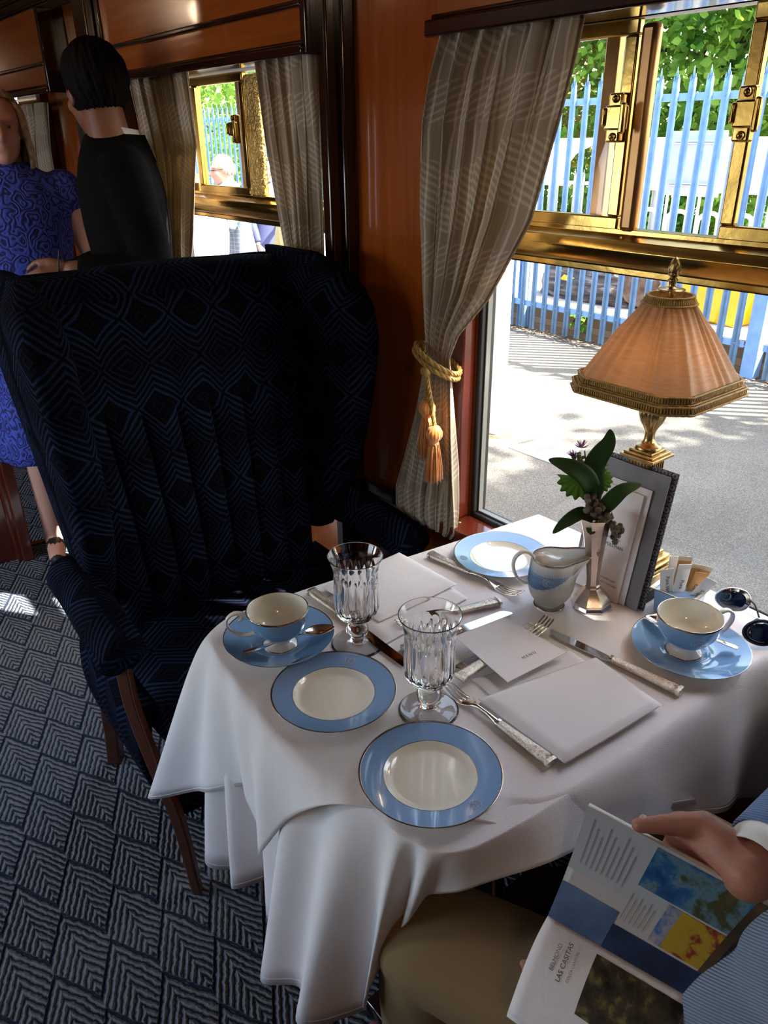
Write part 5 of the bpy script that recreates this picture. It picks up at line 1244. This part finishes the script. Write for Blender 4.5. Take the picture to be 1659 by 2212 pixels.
person('person', 'person in an olive top outside at the right edge of the second window', (3.35, 5.20, GZ), math.radians(100), 1.66, MT['skinp'], simple('olive cloth', (.30, .30, .16), .85), simple('beige trousers', (.4, .35, .25), .9), simple('fair hair', (.5, .4, .25), .8), 'sweater', faces=False, vox=.008,
    arms={-1: ((-.24, .06, 1.16), (-.20, .30, 1.10)), 1: ((.24, .02, 1.16), (.24, .12, .94))})
sh = empty('sandal', (.945, 4.36, 0), math.radians(150), 'black sandal standing on the carpet beyond the partition', 'shoe')
obj('sole', MB().cap([(0, -.09, .012), (0, 0, .012), (0, .11, .012)], [.030, .034, .030], 14, flat=.35, up=(1, 0, 0)), MT['black'], sh, sharp=0)
obj('upper', MB().cap([(0, -.08, .045), (0, -.02, .045), (0, .08, .032)], [.034, .032, .026], 14), MT['black'], sh, sharp=0)

# ------------------------------------------------------------------ the reader at the near side of the table
KH = simple('beige cotton trousers', (.24, .155, .072), .9, 0, .05, 5, .0003, 300)
SW = knit('light blue ribbed knit', (.30, .40, .56), (.14, .20, .31)); SW2 = knit('mid blue knit', (.16, .28, .52), (.09, .16, .34), .004)
rd = empty('person', (.74, .0, 0), 0, 'seated person in beige trousers and a light blue sweater holding an open magazine', 'person')
b = MB()
W_ = V((.583, .180, .795)); EL = V((.82, .17, .77)); SHD = V((.90, -.08, 1.12))
b.cap([EL, EL.lerp(W_, .6), W_], [.040, .034, .027], 16); b.cap([SHD, EL], [.055, .044], 16)
# right hand: back of the hand up, thumb along the page edge, fingers closed behind the page
hx = MB()
pm = [W_, V((.588, .205, .796)), V((.592, .232, .792)), V((.590, .255, .783))]
b.cap(pm, [.0245, .0245, .0235, .019], 18)
b.cap([V((.594, .192, .784)), V((.600, .222, .775)), V((.600, .248, .764))], [.020, .0225, .019], 16)
b.cap([V((.586, .208, .806)), V((.586, .234, .812)), V((.563, .255, .8095)), V((.540, .2755, .8075))], [.0170, .0145, .0108, .0078], 14)
for i, (o, L) in enumerate(((0, .030), (1, .034), (2, .032), (3, .028))):
    q0 = V((.592+.007*o, .262-.019*o, .757-.004*o)); q1 = q0+V((-.017, -.002, -.024)); q2 = q1+V((-.022, -.003, -.021)); q3 = q2+V((-.016, -.003, -.010))
    b.cap([V((.603, .236-.014*o, .775-.008*o)), q0, q1, q2, q3], [.012, .0102, .0095, .0088, .0075], 12)
# left arm under the magazine, fingers at its lower edge
W2_ = V((.500, .195, .590)); EL2 = V((.580, .082, .742)); SH2 = V((.60, -.12, 1.10))
b.cap([EL2, W2_], [.040, .027], 16); b.cap([SH2, EL2], [.055, .044], 16)
hand_tubes(b, W2_, (-.45, .85, .15), (.2, .1, -1), (.85, .45, .1), .95, .35)
b.cap([V((.74, -.10, .50)), V((.74, -.12, .80)), V((.74, -.12, 1.10))], [.15, .145, .15], 24)
b.cap([V((.74, -.12, 1.18)), V((.74, -.10, 1.30))], [.06, .056], 16)
at2, R2 = head_tubes(b, (.74, -.06, 1.40), (-.35, .75, -.45), (-.1, .35, 1))
for hip, kn, an in (((.64, -.02, .50), (.445, .465, .510), (.47, .50, .10)), ((.82, -.03, .50), (.80, .40, .50), (.80, .44, .10))):
    hip, kn, an = V(hip), V(kn), V(an); b.cap([hip, hip.lerp(kn, .5), kn], [.072, .062, .050], 16); b.cap([kn, an], [.048, .034], 14); b.cap([an+V((0, -.03, -.05)), an+V((0, .13, -.06))], [.030, .026], 10)
bd = obj('body', b, simple('tanned hand skin', (.40, .17, .11), .55, 0, .10, 40, .0006, 260), rd, True, sharp=0); remesh(bd, .0034, 5)
# clothes
c = MB()
for hip, kn, an in (((.64, -.02, .50), (.440, .470, .512), (.47, .50, .10)), ((.82, -.03, .50), (.80, .40, .50), (.80, .44, .10))):
    hip, kn, an = V(hip), V(kn), V(an); c.cap([hip, hip.lerp(kn, .5), kn], [.100, .088, .074], 24); c.tube([kn+V((0, 0, .03)), kn.lerp(an, .4), an.lerp(kn, .05)], [.070, .068, .060], 20)
c.cap([V((.66, -.08, .50)), V((.80, -.08, .50))], [.12, .12], 20)
o = obj('trousers', c, KH, rd, True, sharp=0); remesh(o, .008, 8)
c = MB(); c.cap([V((.74, -.11, .52)), V((.74, -.12, .80)), V((.74, -.12, 1.12))], [.17, .168, .165], 28)
c.cap([SH2, SH2.lerp(EL2, .5), EL2+V((-.01, .02, 0))], [.078, .072, .066], 20); c.tube([EL2-(W2_-EL2)*.1, EL2.lerp(W2_, .5), EL2.lerp(W2_, .86)], [.064, .056, .042], 20)
c.cap([SHD, EL], [.078, .062], 20)
o = obj('sweater', c, SW, rd, True, sharp=0); remesh(o, .007, 6)
dW = (W_-EL).normalized()
o = obj('sweater_cuff', MB().tube([EL-dW*.03, EL.lerp(W_, .35), W_-dW*.040, W_-dW*.032], [.060, .052, .043, .040], 28), SW2, rd, True, sharp=50, label='mid blue knitted cuff')
o = obj('shirt_cuff', MB().tube([W_-dW*.07, W_-dW*.024, W_-dW*.004], [.040, .0375, .0345], 28, caps=False), MT['whitepaint'], rd, True, sharp=50, solid=.0015, label='white shirt cuff')
obj('thumb_nail', MB().ball((.5455, .2735, .8135), (.0062, .0045, .0022), 12, R=Matrix.Rotation(.8, 3, 'Z')), simple('nail', (.52, .30, .22), .3), rd, True)
obj('hair', MB().ball(at2(0, -.02, .035), (.086, .104, .098), 24, R=R2), simple('grey hair', (.3, .28, .26), .9), rd, True, sharp=0)
face_bits(rd, at2, R2, 1, MT['black'])
# magazine
mg = empty('magazine', (.49, .25, .70), 0, 'open travel magazine with blue coastal photographs held in the reader\'s hands', 'magazine')
A_, B_, C_, D_ = V((.526, .326, .802)), V((.573, .152, .790)), V((.512, .180, .680)), V((.474, .322, .680))
def page(u, v, lift=0):      # u along the spine (0 top .. 1 bottom), v from the spine to the outer edge
    s0 = D_.lerp(C_, u); s1 = A_.lerp(B_, u); p = s0.lerp(s1, v); n_ = (B_-A_).cross(D_-A_).normalized(); n_ = n_ if n_.z > 0 else -n_
    return p-n_*(.012*math.sin(PI*v)*(1-.3*u))+n_*lift
def pgrid(u0, u1, v0, v1, lift, nm, mt, n_=10): return obj(nm, MB().grid(lambda a, b_: page(lerp(u0, u1, a), lerp(v0, v1, b_), lift), n_, n_, 0), mt, mg, True, sharp=0)
PG = simple('warm grey printed paper', (.42, .39, .38), .45, 0, .03); PG2 = simple('pale grey printed paper', (.36, .38, .40), .45, 0, .03)
def photo(name, stops, sc=30, seed=0, rough=.35, squash=(1, 1, 1)):
    a = M(name, (.2, .3, .5), rough); v = a.co('Object', squash); f = a.noise(v, sc, 5, .6); a.color(a.ramp(f, stops)); return a.m
o = obj('open_page', MB().grid(lambda a, b_: page(a, b_), 20, 14), PG, mg, True, sharp=0, solid=.0006)
pgrid(0, .62, .42, 1.0, .0007, 'page_photo', PG2)
pgrid(.30, 1.0, .0, .20, .0010, 'page_photo', photo('deep blue sea photo', [(.3, (.004, .010, .03)), (.7, (.015, .04, .11))]))
pgrid(.0, .40, .0, .30, .0011, 'page_photo', photo('misty blue mountain photo', [(.3, (.03, .06, .15)), (.7, (.12, .20, .32))], 12))
pgrid(.42, .95, .58, .97, .0013, 'page_photo', photo('coast photo', [(.30, (.010, .03, .12)), (.45, (.02, .10, .24)), (.52, (.10, .19, .24)), (.60, (.045, .055, .02)), (.75, (.14, .09, .06))], 26))
pgrid(.70, .95, .22, .56, .0013, 'page_photo', photo('yellow figures photo', [(.38, (.012, .008, .02)), (.47, (.20, .03, .02)), (.52, (.34, .22, .02)), (.75, (.40, .28, .03))], 34))
pgrid(.95, 1.0, .20, .97, .0012, 'page_photo', photo('dark hill photo', [(.3, (.01, .012, .012)), (.7, (.10, .06, .03))], 30))
pgrid(.62, .70, .22, .56, .0012, 'page_photo', photo('harbour photo', [(.4, (.03, .12, .35)), (.6, (.35, .32, .28))], 60))
ln = MB()
for k in range(9):
    for v0, v1 in ((.50+.0, .92-.06*(k % 3)),):
        ln.loft([[page(.06+.035*k, lerp(v0, v1, q), .0016), page(.0645+.035*k, lerp(v0, v1, q), .0016)] for q in [i/8 for i in range(9)]], closed=False, caps=False)
for k in range(6): ln.loft([[page(.42+.03*k, lerp(.26, .50-.04*(k % 2), q), .0016), page(.4240+.03*k, lerp(.26, .50-.04*(k % 2), q), .0016)] for q in [i/8 for i in range(9)]], closed=False, caps=False)
obj('text_lines', ln, MT['greyink'], mg, True, sharp=0)
# lower page
E1, E0 = V((.392, .300, .625)), V((.430, .155, .612))
def page2(u, v, lift=0):
    p = D_.lerp(C_, u).lerp(E1.lerp(E0, u), v); return p+V((0, 0, .016*math.sin(PI*v)+lift-.0))
obj('open_page', MB().grid(lambda a, b_: page2(a, b_), 14, 14), MT['card'], mg, True, sharp=0, solid=.0006)
obj('page_photo', MB().grid(lambda a, b_: page2(lerp(.40, 1.0, a), lerp(.12, .72, b_), .0008), 10, 10), photo('dark garden photo', [(.35, (.008, .01, .008)), (.55, (.06, .05, .035)), (.66, (.18, .16, .05)), (.8, (.2, .22, .28))], 60), mg, True, sharp=0)
n_ = (E1-D_).cross(C_-D_).normalized(); n_ = n_ if n_.z > 0 else -n_
ux = (D_-C_).normalized(); 
R3 = basis(-(E1-D_).normalized()*-1 if 0 else (D_-E1).normalized(), n_.cross((D_-E1).normalized()))
def mtext(s_, size, u, v, mt): text('print', s_, size, mg, page2(u, v, .0016)-mg.location, R3, mt, .00003)
mtext('BELMOND', .0058, .17, .40, MT['greyink']); mtext('LAS CASITAS', .0068, .235, .40, MT['ink']); mtext('COLCA CANYON', .0038, .295, .40, MT['greyink'])
obj('page_block', MB().grid(lambda a, b_: page2(a, b_, -.0045), 10, 10).grid(lambda a, b_: page(a, b_, -.0035), 10, 10), MT['whitepaint'], mg, True, sharp=0, solid=.006, label='stack of white pages under the open ones')
# ------------------------------------------------------------------ light: ceiling lamps of the coach, plus an added fill light on the left
for k, y in enumerate((-.8, 2.4, 4.8)):
    r = empty('ceiling_lamp', (-.45, y, 2.28), label='round ceiling lamp, %s' % ('above the laid table', 'above the second bay', 'beyond the partition')[k], cat='lamp', group='ceiling lamps')
    obj('rose', MB().lathe([(.09, -.001), (.09, -.012), (.05, -.02), (0, -.02)], 32), MT['brass'], r)
    obj('globe', MB().ball((0, 0, -.065), (.075, .075, .055), 24), M('opal globe', (.9, .85, .75), .5, Emission_Color=(1, .72, .42, 1), Emission_Strength=2.0).m, r)
    l = bpy.data.lights.new('coach_light', 'POINT'); l.energy = 4; l.color = (1, .74, .5); l.shadow_soft_size = .08
    lo = bpy.data.objects.new('coach_light', l); COL.objects.link(lo); lo.location = (-.45, y, 2.10)
for k, (y, wd, e) in enumerate(((2.8, 1.0, 18),)):
    area('window_daylight', (-1.66, y, 1.16), (0, y-.4, .2), wd, .9, e, (.78, .88, 1.0))  # added area light at the unseen left windows, brightens the interior beyond the sky
